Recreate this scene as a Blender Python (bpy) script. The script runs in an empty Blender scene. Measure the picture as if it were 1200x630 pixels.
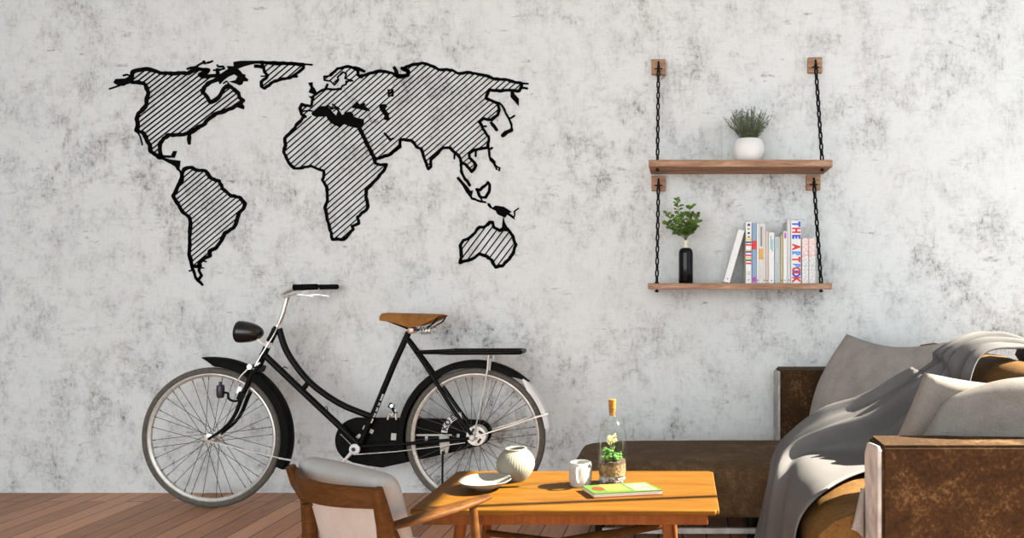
import bpy, bmesh, math, random
from mathutils import Vector, Matrix, noise
random.seed(7)
C = bpy.context.scene.collection
PI = math.pi
F, CX, CY, HC = 897.0, 800.0, 338.0, 1.085          # focal length in px, principal point, camera height
WALL = 4.07
YB = -4.0                                            # how far the room reaches behind the camera


def P(px, py, d):
    """the point seen at pixel px,py at depth d (metres from the camera)"""
    return Vector(((px - CX) * d / F, d, HC - (py - CY) * d / F))


# ------------------------------------------------------------------ materials
def new_mat(name):
    m = bpy.data.materials.new(name)
    m.use_nodes = True
    nt = m.node_tree
    return m, nt, nt.nodes['Principled BSDF']


def nd(nt, t, **kw):
    n = nt.nodes.new(t)
    for k, v in kw.items():
        if k in ('operation', 'blend_type', 'data_type', 'noise_dimensions', 'feature', 'wave_type', 'bands_direction', 'wave_profile', 'clamp'):
            setattr(n, k, v)
        else:
            n.inputs[k].default_value = v
    return n


def coords(nt, scale=(1, 1, 1), rot=(0, 0, 0), kind='Object'):
    tc = nt.nodes.new('ShaderNodeTexCoord')
    mp = nt.nodes.new('ShaderNodeMapping')
    mp.inputs['Scale'].default_value = scale
    mp.inputs['Rotation'].default_value = rot
    nt.links.new(tc.outputs[kind], mp.inputs['Vector'])
    return mp.outputs['Vector']


def ramp(nt, fac, stops):
    r = nt.nodes.new('ShaderNodeValToRGB')
    el = r.color_ramp.elements
    while len(el) < len(stops):
        el.new(0.5)
    for e, (p, c) in zip(el, stops):
        e.position = p
        e.color = (c, c, c, 1) if isinstance(c, (int, float)) else (*c, 1)
    nt.links.new(fac, r.inputs['Fac'])
    return r.outputs['Color']


def bump(nt, bsdf, height, strength, dist=0.01):
    b = nt.nodes.new('ShaderNodeBump')
    b.inputs['Strength'].default_value = strength
    b.inputs['Distance'].default_value = dist
    nt.links.new(height, b.inputs['Height'])
    nt.links.new(b.outputs['Normal'], bsdf.inputs['Normal'])


def mat(name, col, rough=0.6, metal=0.0, var=0.12, scale=20, bmp=0.0, spec=0.5, col2=None):
    m, nt, b = new_mat(name)
    v = coords(nt)
    n = nd(nt, 'ShaderNodeTexNoise', Scale=scale, Detail=5)
    nt.links.new(v, n.inputs['Vector'])
    c2 = col2 if col2 else tuple(min(1, c * (1 + var)) for c in col)
    c1 = tuple(c * (1 - var) for c in col)
    nt.links.new(ramp(nt, n.outputs['Fac'], [(0.3, c1), (0.7, c2)]), b.inputs['Base Color'])
    b.inputs['Roughness'].default_value = rough
    b.inputs['Metallic'].default_value = metal
    b.inputs['Specular IOR Level'].default_value = spec
    if bmp:
        bump(nt, b, n.outputs['Fac'], bmp)
    return m


def wood(name, c1, c2, c3, grain=(1, 12, 12), scale=6, rough=0.5, rot=(0, 0, 0), bmp=0.1, spec=0.07):
    m, nt, b = new_mat(name)
    v = coords(nt, grain, rot)
    n = nd(nt, 'ShaderNodeTexNoise', Scale=scale, Detail=6, Distortion=0.6)
    nt.links.new(v, n.inputs['Vector'])
    n2 = nd(nt, 'ShaderNodeTexNoise', Scale=scale * 4, Detail=3)
    nt.links.new(v, n2.inputs['Vector'])
    mx = nd(nt, 'ShaderNodeMix', data_type='FLOAT')
    mx.inputs[0].default_value = 0.35
    nt.links.new(n.outputs['Fac'], mx.inputs[2])
    nt.links.new(n2.outputs['Fac'], mx.inputs[3])
    nt.links.new(ramp(nt, mx.outputs[0], [(0.32, c1), (0.5, c2), (0.66, c3)]), b.inputs['Base Color'])
    b.inputs['Roughness'].default_value = rough
    b.inputs['Specular IOR Level'].default_value = spec
    if bmp:
        bump(nt, b, mx.outputs[0], bmp, 0.004)
    return m


def fabric(name, c1, c2, scale=9, weave=420, bmp=0.15, rough=0.95):
    m, nt, b = new_mat(name)
    v = coords(nt)
    n = nd(nt, 'ShaderNodeTexNoise', Scale=scale, Detail=6, Roughness=0.65)
    nt.links.new(v, n.inputs['Vector'])
    w = nd(nt, 'ShaderNodeTexNoise', Scale=weave, Detail=2)
    nt.links.new(v, w.inputs['Vector'])
    mx = nd(nt, 'ShaderNodeMix', data_type='FLOAT')
    mx.inputs[0].default_value = 0.4
    nt.links.new(n.outputs['Fac'], mx.inputs[2])
    nt.links.new(w.outputs['Fac'], mx.inputs[3])
    nt.links.new(ramp(nt, mx.outputs[0], [(0.35, c1), (0.65, c2)]), b.inputs['Base Color'])
    b.inputs['Roughness'].default_value = rough
    b.inputs['Specular IOR Level'].default_value = 0.15
    bump(nt, b, w.outputs['Fac'], bmp, 0.002)
    return m


def plaster():
    m, nt, b = new_mat('worn plaster')
    L = nt.links

    def noise_(scale, vec, detail=6, rough=0.6, dist=0.0):
        n = nd(nt, 'ShaderNodeTexNoise', Scale=scale, Detail=detail, Roughness=rough, Distortion=dist)
        L.new(vec, n.inputs['Vector'])
        return n.outputs['Fac']

    def math_(op, a, c):
        n = nd(nt, 'ShaderNodeMath', operation=op)
        n.use_clamp = True
        for i, x in enumerate((a, c)):
            if isinstance(x, (int, float)):
                n.inputs[i].default_value = x
            else:
                L.new(x, n.inputs[i])
        return n.outputs[0]
    iso = coords(nt)
    ver = coords(nt, (3.4, 1, 1.0))
    hor = coords(nt, (1.0, 1, 3.4))
    # clouds of grime, broken into short upright and level trowel strokes and specks
    where = ramp(nt, noise_(1.5, iso, 3, 0.55, 0.3), [(0.36, 0.25), (0.66, 1.0)])
    cloud = ramp(nt, noise_(5.2, coords(nt, (1.25, 1, 1)), 9, 0.76, 0.0), [(0.45, 0.0), (0.63, 1.0)])
    cloud2 = ramp(nt, noise_(4.6, hor, 8, 0.72, 0.3), [(0.48, 0.0), (0.67, 1.0)])
    up = ramp(nt, noise_(13, ver, 8, 0.76), [(0.44, 0.0), (0.64, 1.0)])
    lv = ramp(nt, noise_(13, hor, 8, 0.76), [(0.46, 0.0), (0.66, 1.0)])
    stroke_ = math_('MAXIMUM', up, lv)
    grain = ramp(nt, noise_(48, coords(nt, (1.3, 1, 1)), 5, 0.8), [(0.42, 0.12), (0.60, 1.0)])
    d1 = math_('MULTIPLY', math_('MULTIPLY', cloud, stroke_), math_('MULTIPLY', grain, 0.85))
    d2 = math_('MULTIPLY', math_('MULTIPLY', cloud2, lv), math_('MULTIPLY', grain, 0.75))
    d3 = math_('MULTIPLY', cloud, 0.16)
    knot = ramp(nt, noise_(5.2, hor, 5, 0.6, 0.3), [(0.63, 0.0), (0.73, 1.0)])
    d4 = math_('MULTIPLY', math_('MULTIPLY', knot, grain), 0.95)
    dirt = math_('MAXIMUM', math_('MULTIPLY', math_('MULTIPLY', math_('MAXIMUM', math_('ADD', d1, d3), d2), where), 1.5), d4)
    weave = math_('MULTIPLY', math_('ADD', noise_(26, coords(nt, (5, 1, 0.6)), 4, 0.7), noise_(26, coords(nt, (0.6, 1, 5)), 4, 0.7)), 0.5)
    base = ramp(nt, weave, [(0.36, (0.60, 0.622, 0.632)), (0.60, (0.725, 0.750, 0.762))])
    mix = nd(nt, 'ShaderNodeMix', data_type='RGBA')
    L.new(dirt, mix.inputs[0])
    L.new(base, mix.inputs[6])
    mix.inputs[7].default_value = (0.105, 0.102, 0.100, 1)
    L.new(mix.outputs[2], b.inputs['Base Color'])
    b.inputs['Roughness'].default_value = 0.85
    b.inputs['Specular IOR Level'].default_value = 0.2
    bump(nt, b, dirt, 0.15, 0.004)
    return m


def planks():
    m, nt, b = new_mat('floor planks')
    L = nt.links
    v = coords(nt, (1, 1, 1), (0, 0, PI / 2))
    br = nd(nt, 'ShaderNodeTexBrick', Scale=1.0)
    br.offset = 0.37
    br.inputs['Color1'].default_value = (0.0, 0.0, 0.0, 1)
    br.inputs['Color2'].default_value = (1, 1, 1, 1)
    br.inputs['Mortar'].default_value = (0.5, 0.5, 0.5, 1)
    br.inputs['Mortar Size'].default_value = 0.0035
    br.inputs['Mortar Smooth'].default_value = 0.3
    br.inputs['Brick Width'].default_value = 1.3
    br.inputs['Row Height'].default_value = 0.105
    L.new(v, br.inputs['Vector'])
    n = nd(nt, 'ShaderNodeTexNoise', Scale=5, Detail=7, Roughness=0.65, Distortion=0.5)
    L.new(coords(nt, (14, 1.0, 1)), n.inputs['Vector'])
    mx = nd(nt, 'ShaderNodeMix', data_type='FLOAT')
    mx.inputs[0].default_value = 0.38
    L.new(n.outputs['Fac'], mx.inputs[2])
    L.new(br.outputs['Color'], mx.inputs[3])
    col = ramp(nt, mx.outputs[0], [(0.20, (0.22, 0.102, 0.052)), (0.48, (0.43, 0.215, 0.122)), (0.75, (0.57, 0.31, 0.19))])
    mm = nd(nt, 'ShaderNodeMix', data_type='RGBA')
    L.new(br.outputs['Fac'], mm.inputs[0])
    L.new(col, mm.inputs[6])
    mm.inputs[7].default_value = (0.05, 0.028, 0.02, 1)
    L.new(mm.outputs[2], b.inputs['Base Color'])
    b.inputs['Roughness'].default_value = 0.55
    bump(nt, b, mx.outputs[0], 0.15, 0.003)
    return m


def leather(name, c1, c2, c3, speck=True):
    m, nt, b = new_mat(name)
    L = nt.links
    v = coords(nt)
    n = nd(nt, 'ShaderNodeTexNoise', Scale=7, Detail=9, Roughness=0.72, Distortion=0.5)
    L.new(v, n.inputs['Vector'])
    n2 = nd(nt, 'ShaderNodeTexNoise', Scale=85, Detail=5, Roughness=0.75)
    L.new(v, n2.inputs['Vector'])
    mx = nd(nt, 'ShaderNodeMix', data_type='FLOAT')
    mx.inputs[0].default_value = 0.45
    L.new(n.outputs['Fac'], mx.inputs[2])
    L.new(n2.outputs['Fac'], mx.inputs[3])
    L.new(ramp(nt, mx.outputs[0], [(0.36, c1), (0.52, c2), (0.66, c3)]), b.inputs['Base Color'])
    b.inputs['Roughness'].default_value = 0.75
    b.inputs['Specular IOR Level'].default_value = 0.15
    bump(nt, b, mx.outputs[0], 0.3, 0.004)
    return m


def thin_glass(name, tint=(0.97, 0.985, 0.98), refl=0.35):
    m, nt, b = new_mat(name)
    nt.nodes.remove(b)
    out = nt.nodes['Material Output']
    tr = nt.nodes.new('ShaderNodeBsdfTransparent')
    tr.inputs[0].default_value = (*tint, 1)
    gl = nt.nodes.new('ShaderNodeBsdfGlossy')
    gl.inputs['Roughness'].default_value = 0.04
    lw = nd(nt, 'ShaderNodeLayerWeight', Blend=0.25)
    mu = nd(nt, 'ShaderNodeMath', operation='MULTIPLY')
    mu.inputs[1].default_value = refl
    nt.links.new(lw.outputs['Facing'], mu.inputs[0])
    mx = nt.nodes.new('ShaderNodeMixShader')
    nt.links.new(mu.outputs[0], mx.inputs[0])
    nt.links.new(tr.outputs[0], mx.inputs[1])
    nt.links.new(gl.outputs[0], mx.inputs[2])
    nt.links.new(mx.outputs[0], out.inputs['Surface'])
    return m


M = {
    'plaster': plaster(), 'planks': planks(),
    'iron': mat('blackened iron', (0.007, 0.007, 0.007), 0.6, 0, 0.2, 30, spec=0.12),
    'ink': mat('black map metal', (0.0035, 0.0035, 0.0035), 0.8, 0, 0.1, 40, spec=0.02),
    'enamel': mat('black enamel', (0.004, 0.004, 0.004), 0.35, 0, 0.2, 12, spec=0.10),
    'enamel_matt': mat('worn black enamel', (0.005, 0.005, 0.005), 0.6, 0, 0.3, 40, spec=0.06),
    'chrome': mat('chrome', (0.86, 0.85, 0.83), 0.32, 1.0, 0.08, 30),
    'alloy': mat('brushed alloy', (0.62, 0.61, 0.59), 0.45, 0.6, 0.15, 40),
    'steel': mat('grey spoke steel', (0.10, 0.095, 0.09), 0.5, 0.6, 0.1, 30),
    'tyre': mat('grey brown tyre rubber', (0.105, 0.098, 0.085), 0.85, 0, 0.2, 60, 0.1, spec=0.1),
    'rubber': mat('black rubber', (0.005, 0.005, 0.005), 0.85, 0, 0.2, 60, 0.1, spec=0.05),
    'white_paint': mat('white mudguard paint', (0.66, 0.66, 0.68), 0.4, 0, 0.06, 20),
    'decal': mat('pale decal', (0.55, 0.53, 0.50), 0.6, 0, 0.12, 80),
    'saddle': mat('tan saddle leather', (0.26, 0.110, 0.026), 0.6, 0, 0.18, 25, 0.05, spec=0.2),
    'lens': mat('lamp lens', (0.35, 0.36, 0.37), 0.15, 0, 0.1, 30),
    'bluesteel': mat('dark bluish metal', (0.05, 0.045, 0.065), 0.35, 0.6, 0.2, 30),
    'shelf': wood('weathered shelf pine', (0.19, 0.104, 0.064), (0.34, 0.198, 0.130), (0.50, 0.325, 0.225), (1.2, 9, 14), 5, 0.8),
    'table': wood('honey teak', (0.088, 0.034, 0.0042), (0.116, 0.050, 0.0062), (0.142, 0.066, 0.009), (1.2, 12, 12), 4, 0.5),
    'table_dark': wood('teak frame', (0.10, 0.031, 0.0085), (0.135, 0.045, 0.0115), (0.17, 0.06, 0.016), (10, 10, 2), 5, 0.5),
    'chair': wood('chair teak', (0.046, 0.0178, 0.0052), (0.066, 0.0275, 0.0078), (0.090, 0.039, 0.0108), (3, 3, 9), 6, 0.5),
    'chair_cloth': fabric('pale grey upholstery', (0.29, 0.285, 0.28), (0.375, 0.37, 0.365), 6),
    'leather': leather('rust brown leather', (0.0165, 0.0080, 0.0032), (0.045, 0.0215, 0.0070), (0.165, 0.096, 0.040)),
    'leather_dark': leather('dark brown leather', (0.046, 0.027, 0.0125), (0.088, 0.054, 0.026), (0.18, 0.118, 0.066)),
    'leather_seat': leather('golden tan leather', (0.072, 0.033, 0.0085), (0.130, 0.066, 0.018), (0.18, 0.102, 0.034)),
    'endboard': mat('chalky painted board', (0.40, 0.395, 0.39), 0.8, 0, 0.35, 14, 0.1, spec=0.2),
    'cushion': fabric('grey linen', (0.22, 0.205, 0.195), (0.36, 0.34, 0.325), 7, 260, 0.2),
    'cushion_near': fabric('grey beige linen', (0.14, 0.131, 0.124), (0.225, 0.212, 0.202), 8, 260, 0.2),
    'cushion_pale': fabric('pale beige linen', (0.165, 0.152, 0.140), (0.255, 0.238, 0.222), 10, 260, 0.2),
    'throw': fabric('slate grey knit', (0.092, 0.091, 0.095), (0.125, 0.124, 0.128), 5, 500, 0.1),
    'ceramic': mat('off white ceramic', (0.40, 0.39, 0.37), 0.55, 0, 0.05, 12, spec=0.2),
    'vase_clay': mat('greenish white stoneware', (0.20, 0.196, 0.165), 0.9, 0, 0.06, 25, 0.05, spec=0.12),
    'white_pot': mat('matt white glaze', (0.74, 0.74, 0.75), 0.55, 0, 0.03, 8),
    'black_glass': mat('black bottle glass', (0.003, 0.003, 0.0035), 0.12, 0, 0.1, 5, spec=0.25),
    'neck': mat('cream bottle neck', (0.62, 0.60, 0.50), 0.4, 0, 0.15, 50),
    'leaf': mat('bright green leaf', (0.045, 0.105, 0.011), 0.5, 0, 0.35, 30, col2=(0.14, 0.25, 0.035)),
    'needle': mat('grey green needles', (0.065, 0.095, 0.062), 0.7, 0, 0.4, 30, col2=(0.20, 0.25, 0.20)),
    'stem': mat('green brown stem', (0.10, 0.12, 0.04), 0.7, 0, 0.2, 30),
    'moss': mat('moss', (0.022, 0.085, 0.007), 0.8, 0, 0.4, 60, col2=(0.07, 0.20, 0.02)),
    'petal': mat('cream petals', (0.50, 0.43, 0.19), 0.6, 0, 0.15, 40),
    'soil': mat('potting soil', (0.05, 0.03, 0.018), 0.95, 0, 0.5, 90, 0.4),
    'sand': mat('tan gravel', (0.12, 0.062, 0.022), 0.9, 0, 0.5, 120, 0.5, col2=(0.24, 0.145, 0.06)),
    'pebble': mat('white pebbles', (0.25, 0.24, 0.22), 0.7, 0, 0.4, 60, col2=(0.5, 0.48, 0.46)),
    'cork': mat('cork', (0.24, 0.105, 0.022), 0.9, 0, 0.35, 120, 0.3, col2=(0.34, 0.165, 0.04), spec=0.1),
    'glass': thin_glass('clear glass'), 'glass_faint': thin_glass('thin clear glass', (0.988, 0.988, 0.986), 0.14),
    'pages': mat('book pages', (0.62, 0.56, 0.46), 0.9, 0, 0.1, 200),
    'dark': mat('dark mark', (0.02, 0.02, 0.022), 0.6, 0, 0.1, 40),
    'frame_white': mat('white window paint', (0.7, 0.7, 0.7), 0.5, 0, 0.04, 10),
}


def flat(name, col, rough=0.55, var=0.05):
    return mat(name, col, rough, 0, var, 60)


# ------------------------------------------------------------------ object helpers
LOC = {}


def tag(o, label=None, cat=None, group=None, kind=None):
    for k, v in (('label', label), ('category', cat), ('group', group), ('kind', kind)):
        if v:
            o[k] = v
    return o


def thing(name, label, cat, loc, group=None):
    o = bpy.data.objects.new(name, None)
    o.empty_display_size = 0.05
    C.objects.link(o)
    o.location = loc
    LOC[o.name] = Vector(loc)
    return tag(o, label, cat, group)


def obj(name, bm, m, parent=None, loc=None, smooth=True, label=None, bevel=0, sub=0, angle=40):
    """link a bmesh given in world coordinates as one mesh object"""
    base = LOC[parent.name] if parent is not None else Vector(loc if loc is not None else (0, 0, 0))
    bmesh.ops.translate(bm, verts=bm.verts, vec=-base)
    bmesh.ops.recalc_face_normals(bm, faces=bm.faces)
    me = bpy.data.meshes.new(name)
    bm.to_mesh(me)
    bm.free()
    for mm in (m if isinstance(m, (list, tuple)) else [m]):
        me.materials.append(mm)
    o = bpy.data.objects.new(name, me)
    C.objects.link(o)
    if parent is not None:
        o.parent = parent
    else:
        o.location = base
    LOC[o.name] = base
    if smooth:
        me.polygons.foreach_set('use_smooth', [True] * len(me.polygons))
        me.set_sharp_from_angle(angle=math.radians(angle))
    if bevel:
        b = o.modifiers.new('bevel', 'BEVEL')
        b.width = bevel
        b.segments = 2
        b.limit_method = 'ANGLE'
        b.angle_limit = math.radians(40)
    if sub:
        s = o.modifiers.new('sub', 'SUBSURF')
        s.levels = s.render_levels = sub
    if label:
        o['label'] = label
    return o


def B():
    return bmesh.new()


def box(bm, c, s, rot=None, mi=0):
    M4 = Matrix.Translation(c) @ (rot.to_4x4() if rot else Matrix()) @ Matrix.Diagonal((*s, 1))
    r = bmesh.ops.create_cube(bm, size=1, matrix=M4)
    for v in r['verts']:
        for f in v.link_faces:
            f.material_index = mi
    return r['verts']


def bx(bm, x0, x1, y0, y1, z0, z1, mi=0):
    return box(bm, ((x0 + x1) / 2, (y0 + y1) / 2, (z0 + z1) / 2), (x1 - x0, y1 - y0, z1 - z0), None, mi)


def ring_faces(bm, rings, close=True, cap=True, mi=0):
    for a, b in zip(rings, rings[1:]):
        n = len(a)
        for i in range(n if close else n - 1):
            j = (i + 1) % n
            f = bm.faces.new((a[i], a[j], b[j], b[i]))
            f.material_index = mi
    if cap:
        for r in (rings[0], rings[-1]):
            try:
                bm.faces.new(r).material_index = mi
            except ValueError:
                pass


def frames(pts, up=None):
    out = []
    n = len(pts)
    prev = None
    for i in range(n):
        t = (pts[min(i + 1, n - 1)] - pts[max(i - 1, 0)])
        if t.length < 1e-9:
            t = Vector((0, 0, 1))
        t.normalize()
        if prev is None:
            u = Vector(up) if up is not None else (Vector((0, 1, 0)) if abs(t.y) < 0.9 else Vector((1, 0, 0)))
        else:
            u = prev
        u = (u - t * u.dot(t))
        if u.length < 1e-6:
            u = t.orthogonal()
        u.normalize()
        prev = u
        out.append((u, t.cross(u)))
    return out


def tube(bm, pts, r, n=10, sx=1.0, sy=1.0, closed=False, mi=0, up=None, power=2.0):
    """sweep an ellipse (or, with power>2, a rounded rectangle) along pts; r is a number or a list"""
    pts = [Vector(p) for p in pts]
    rs = r if isinstance(r, (list, tuple)) else [r] * len(pts)
    fr = frames(pts, up)
    rings = []
    for p, rad, (u, w) in zip(pts, rs, fr):
        ring = []
        for k in range(n):
            a = 2 * PI * (k + 0.5) / n
            ca, sa = math.cos(a), math.sin(a)
            ca = math.copysign(abs(ca) ** (2 / power), ca)
            sa = math.copysign(abs(sa) ** (2 / power), sa)
            ring.append(bm.verts.new(p + u * (ca * rad * sx) + w * (sa * rad * sy)))
        rings.append(ring)
    if closed:
        rings.append(rings[0])
    ring_faces(bm, rings, cap=not closed, mi=mi)


def lathe(bm, prof, c, n=32, axis='Z', mi=0, flute=0, famp=0.0, start=None):
    """prof: (radius, height) pairs around the vertical (or y / x) axis through c"""
    c = Vector(c)
    rings = []
    for r, h in prof:
        ring = []
        for k in range(n):
            a = 2 * PI * k / n
            rr = max(r, 1e-5)
            if flute:
                rr += famp * math.cos(flute * a) * min(1, r / 0.03)
            x, y = rr * math.cos(a), rr * math.sin(a)
            v = {'Z': (x, y, h), 'Y': (x, h, y), 'X': (h, x, y)}[axis]
            ring.append(bm.verts.new(c + Vector(v)))
        rings.append(ring)
    ring_faces(bm, rings, cap=True, mi=mi)
    bmesh.ops.remove_doubles(bm, verts=bm.verts, dist=1e-6)


def prism(bm, pts, vec, mi=0):
    """extrude a planar outline (3D points) along vec"""
    a = [bm.verts.new(p) for p in pts]
    b = [bm.verts.new(Vector(p) + Vector(vec)) for p in pts]
    bm.faces.new(a).material_index = mi
    bm.faces.new(b[::-1]).material_index = mi
    n = len(a)
    for i in range(n):
        bm.faces.new((a[i], a[(i + 1) % n], b[(i + 1) % n], b[i])).material_index = mi


def catmull(pts, k=6):
    pts = [Vector(p) for p in pts]
    out = []
    n = len(pts)
    for i in range(n - 1):
        p0, p1, p2, p3 = pts[max(i - 1, 0)], pts[i], pts[i + 1], pts[min(i + 2, n - 1)]
        for j in range(k):
            t = j / k
            out.append(0.5 * ((2 * p1) + (p2 - p0) * t + (2 * p0 - 5 * p1 + 4 * p2 - p3) * t * t + (3 * p1 - p0 - 3 * p2 + p3) * t ** 3))
    out.append(pts[-1])
    return out


def ball(bm, c, s, seg=12, rings=8, rot=None, mi=0):
    M4 = Matrix.Translation(c) @ (rot.to_4x4() if rot else Matrix()) @ Matrix.Diagonal((*s, 1))
    r = bmesh.ops.create_uvsphere(bm, u_segments=seg, v_segments=rings, radius=1, matrix=M4)
    for v in r['verts']:
        for f in v.link_faces:
            f.material_index = mi


def rbox(name, lo, hi, m, parent, r=0.02, seg=4, label=None, wob=0.0, cuts=0):
    """box with rounded edges (real bevelled mesh)"""
    bm = B()
    bx(bm, lo[0], hi[0], lo[1], hi[1], lo[2], hi[2])
    bmesh.ops.bevel(bm, geom=bm.edges[:], offset=r, segments=seg, profile=0.5, affect='EDGES')
    return obj(name, bm, m, parent, label=label)


def text_mesh(s, size, origin, right, up, thick=0.001, bold=0.02):
    cu = bpy.data.curves.new('t', 'FONT')
    cu.body = s
    cu.size = size
    cu.extrude = thick
    cu.align_x = 'CENTER'
    cu.align_y = 'CENTER'
    cu.offset = size * bold
    o = bpy.data.objects.new('t', cu)
    C.objects.link(o)
    dg = bpy.context.evaluated_depsgraph_get()
    me = bpy.data.meshes.new_from_object(o.evaluated_get(dg))
    bm = B()
    bm.from_mesh(me)
    bpy.data.objects.remove(o)
    bpy.data.curves.remove(cu)
    bpy.data.meshes.remove(me)
    right = Vector(right).normalized()
    up = Vector(up).normalized()
    nrm = right.cross(up)
    Mx = Matrix((right, up, nrm)).transposed().to_4x4()
    Mx.translation = Vector(origin)
    bmesh.ops.transform(bm, matrix=Mx, verts=bm.verts)
    return bm


# ------------------------------------------------------------------ the room
bm = B(); bx(bm, -6.6, 2.55, WALL, WALL + 0.2, -0.02, 3.4)
tag(obj('wall_back', bm, M['plaster'], smooth=False, loc=(0, 0, 0)), 'grey worn plaster wall behind the bicycle and sofa', 'wall', kind='structure')
bm = B(); bx(bm, -6.6, 2.55, YB, WALL + 0.2, -0.2, 0.0)
tag(obj('floor', bm, M['planks'], smooth=False, loc=(0, 0, 0)), 'brown plank floor', 'floor', kind='structure')
bm = B(); bx(bm, -6.6, 2.55, YB, WALL + 0.2, 3.4, 3.6)
tag(obj('ceiling', bm, M['frame_white'], smooth=False, loc=(0, 0, 0)), 'plain white ceiling', 'ceiling', kind='structure')
bm = B(); bx(bm, -6.8, -6.6, YB, WALL + 0.2, 0.0, 3.4)
tag(obj('wall_left', bm, M['plaster'], smooth=False, loc=(0, 0, 0)), 'grey plaster wall to the left', 'wall', kind='structure')
# right hand wall, outside the picture: the window the sun comes in by
WX, WY0, WY1, WZ0, WZ1 = 2.4, 1.3, 3.40, 0.30, 2.86
bm = B()
bx(bm, WX, WX + 0.15, YB, WY0, 0, 3.4)
bx(bm, WX, WX + 0.15, WY1, WALL, 0, 3.4)
bx(bm, WX, WX + 0.15, WY0, WY1, WZ1, 3.4)
bx(bm, WX, WX + 0.15, WY0, WY1, 0, WZ0)
tag(obj('wall_right', bm, M['plaster'], smooth=False, loc=(0, 0, 0)), 'plaster wall with a tall window beside the sofa', 'wall', kind='structure')
bm = B()
bx(bm, WX + 0.05, WX + 0.07, 2.684, 2.707, WZ0, WZ1)
for y in (WY0, WY1 - 0.04):
    bx(bm, WX + 0.04, WX + 0.09, y, y + 0.04, WZ0, WZ1)
for z in (WZ0, WZ1 - 0.04):
    bx(bm, WX + 0.04, WX + 0.09, WY0, WY1, z, z + 0.04)
tag(obj('window_1', bm, M['frame_white'], smooth=False, loc=(WX, 2.5, 1.5)), 'white window frame in the right wall', 'window', kind='structure')

# ------------------------------------------------------------------ world map on the wall
MS = WALL / F


def W(px, py, off=0.0):
    return Vector(((px - CX) * MS, WALL - 0.0006 - off, HC - (py - CY) * MS))


def rough_line(pts, step=4.0, amp=0.5):
    out = []
    for (x0, y0), (x1, y1) in zip(pts, pts[1:]):
        L = math.hypot(x1 - x0, y1 - y0)
        k = max(1, int(L / step))
        for i in range(k):
            t = i / k
            a = amp if i else amp * 0.4
            out.append((x0 + (x1 - x0) * t + random.uniform(-a, a), y0 + (y1 - y0) * t + random.uniform(-a, a)))
    out.append(pts[-1])
    return out


def stroke(bm, pts, w, closed=False, rough=0.6, t=0.005, taper=False):
    w *= 1.14
    if closed:
        pts = list(pts) + [pts[0]]
    pts = rough_line(pts, 3.2, rough)
    n = len(pts)
    for i, (a, b) in enumerate(zip(pts, pts[1:])):
        L = math.hypot(b[0] - a[0], b[1] - a[1])
        if L < 1e-4:
            continue
        ww = w * random.uniform(0.86, 1.14)
        if taper:
            ww *= 1 - 0.6 * i / n
        nx, ny = -(b[1] - a[1]) / L * ww / 2, (b[0] - a[0]) / L * ww / 2
        q = [(a[0] + nx, a[1] + ny), (b[0] + nx, b[1] + ny), (b[0] - nx, b[1] - ny), (a[0] - nx, a[1] - ny)]
        prism(bm, [W(x, y, t) for x, y in q], (0, t, 0))
        if w > 1.2:
            prism(bm, [W(b[0] + ww / 2 * math.cos(k * PI / 4), b[1] + ww / 2 * math.sin(k * PI / 4), t * random.uniform(0.96, 1.0)) for k in range(8)], (0, t * 0.95, 0))


def blob(bm, pts, t=0.0052):
    prism(bm, [W(x, y, t) for x, y in pts], (0, t, 0))


def hatch(bm, poly, ang, gap, w, t=0.004, phase=0.0):
    """parallel bars across a polygon, rising to the right by ang degrees"""
    w *= 0.80
    a = math.radians(ang)
    dx, dy = math.cos(a), -math.sin(a)
    nx, ny = -dy, dx
    ds = [x * nx + y * ny for x, y in poly]
    d = math.floor(min(ds) / gap) * gap + phase
    while d < max(ds):
        xs = []
        for (x0, y0), (x1, y1) in zip(poly, poly[1:] + poly[:1]):
            e0, e1 = x0 * nx + y0 * ny - d, x1 * nx + y1 * ny - d
            if (e0 < 0) != (e1 < 0):
                s = e0 / (e0 - e1)
                xs.append((x0 + (x1 - x0) * s) * dx + (y0 + (y1 - y0) * s) * dy)
        xs.sort()
        for s0, s1 in zip(xs[::2], xs[1::2]):
            if s1 - s0 > 1.0:
                q = []
                for s, e in ((s0, w / 2), (s1, w / 2), (s1, -w / 2), (s0, -w / 2)):
                    q.append((dx * s + nx * (d + e), dy * s + ny * (d + e)))
                prism(bm, [W(x, y, t) for x, y in q], (0, t, 0))
        d += gap


NA = [(155.5, 84.5), (162, 82.5), (171, 81), (180, 82.5), (191, 86), (202, 86.5), (210, 85.5), (221, 86.5), (225, 83.5), (231, 80.5),
      (236.5, 81.5), (244.5, 82), (242, 85), (234.5, 87.5), (238, 90), (249, 89), (257, 88.5), (257.5, 93), (252, 94.5), (245.5, 96.7), (240, 102),
      (238, 108), (243, 113), (246.7, 120), (252, 118), (259, 111), (262, 104.5), (268, 100.5), (274.5, 104.5), (279.5, 109), (281, 114.5),
      (285.5, 118), (279, 122), (273, 126.7), (262, 131.5), (253, 133.5), (244.5, 140), (237.7, 147), (229, 152), (222.3, 156.5), (208.4, 158),
      (198, 158), (192, 162), (188, 168), (188, 176), (189.3, 183), (187, 184.7), (176.6, 177), (176, 170.8), (171.6, 162), (167.8, 155), (160, 153),
      (162, 148), (160.8, 138), (162.7, 132.7), (171.5, 124.5), (172, 117), (174.3, 109), (172, 102), (170, 98.3), (164.5, 96.7), (154.5, 96)]
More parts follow.
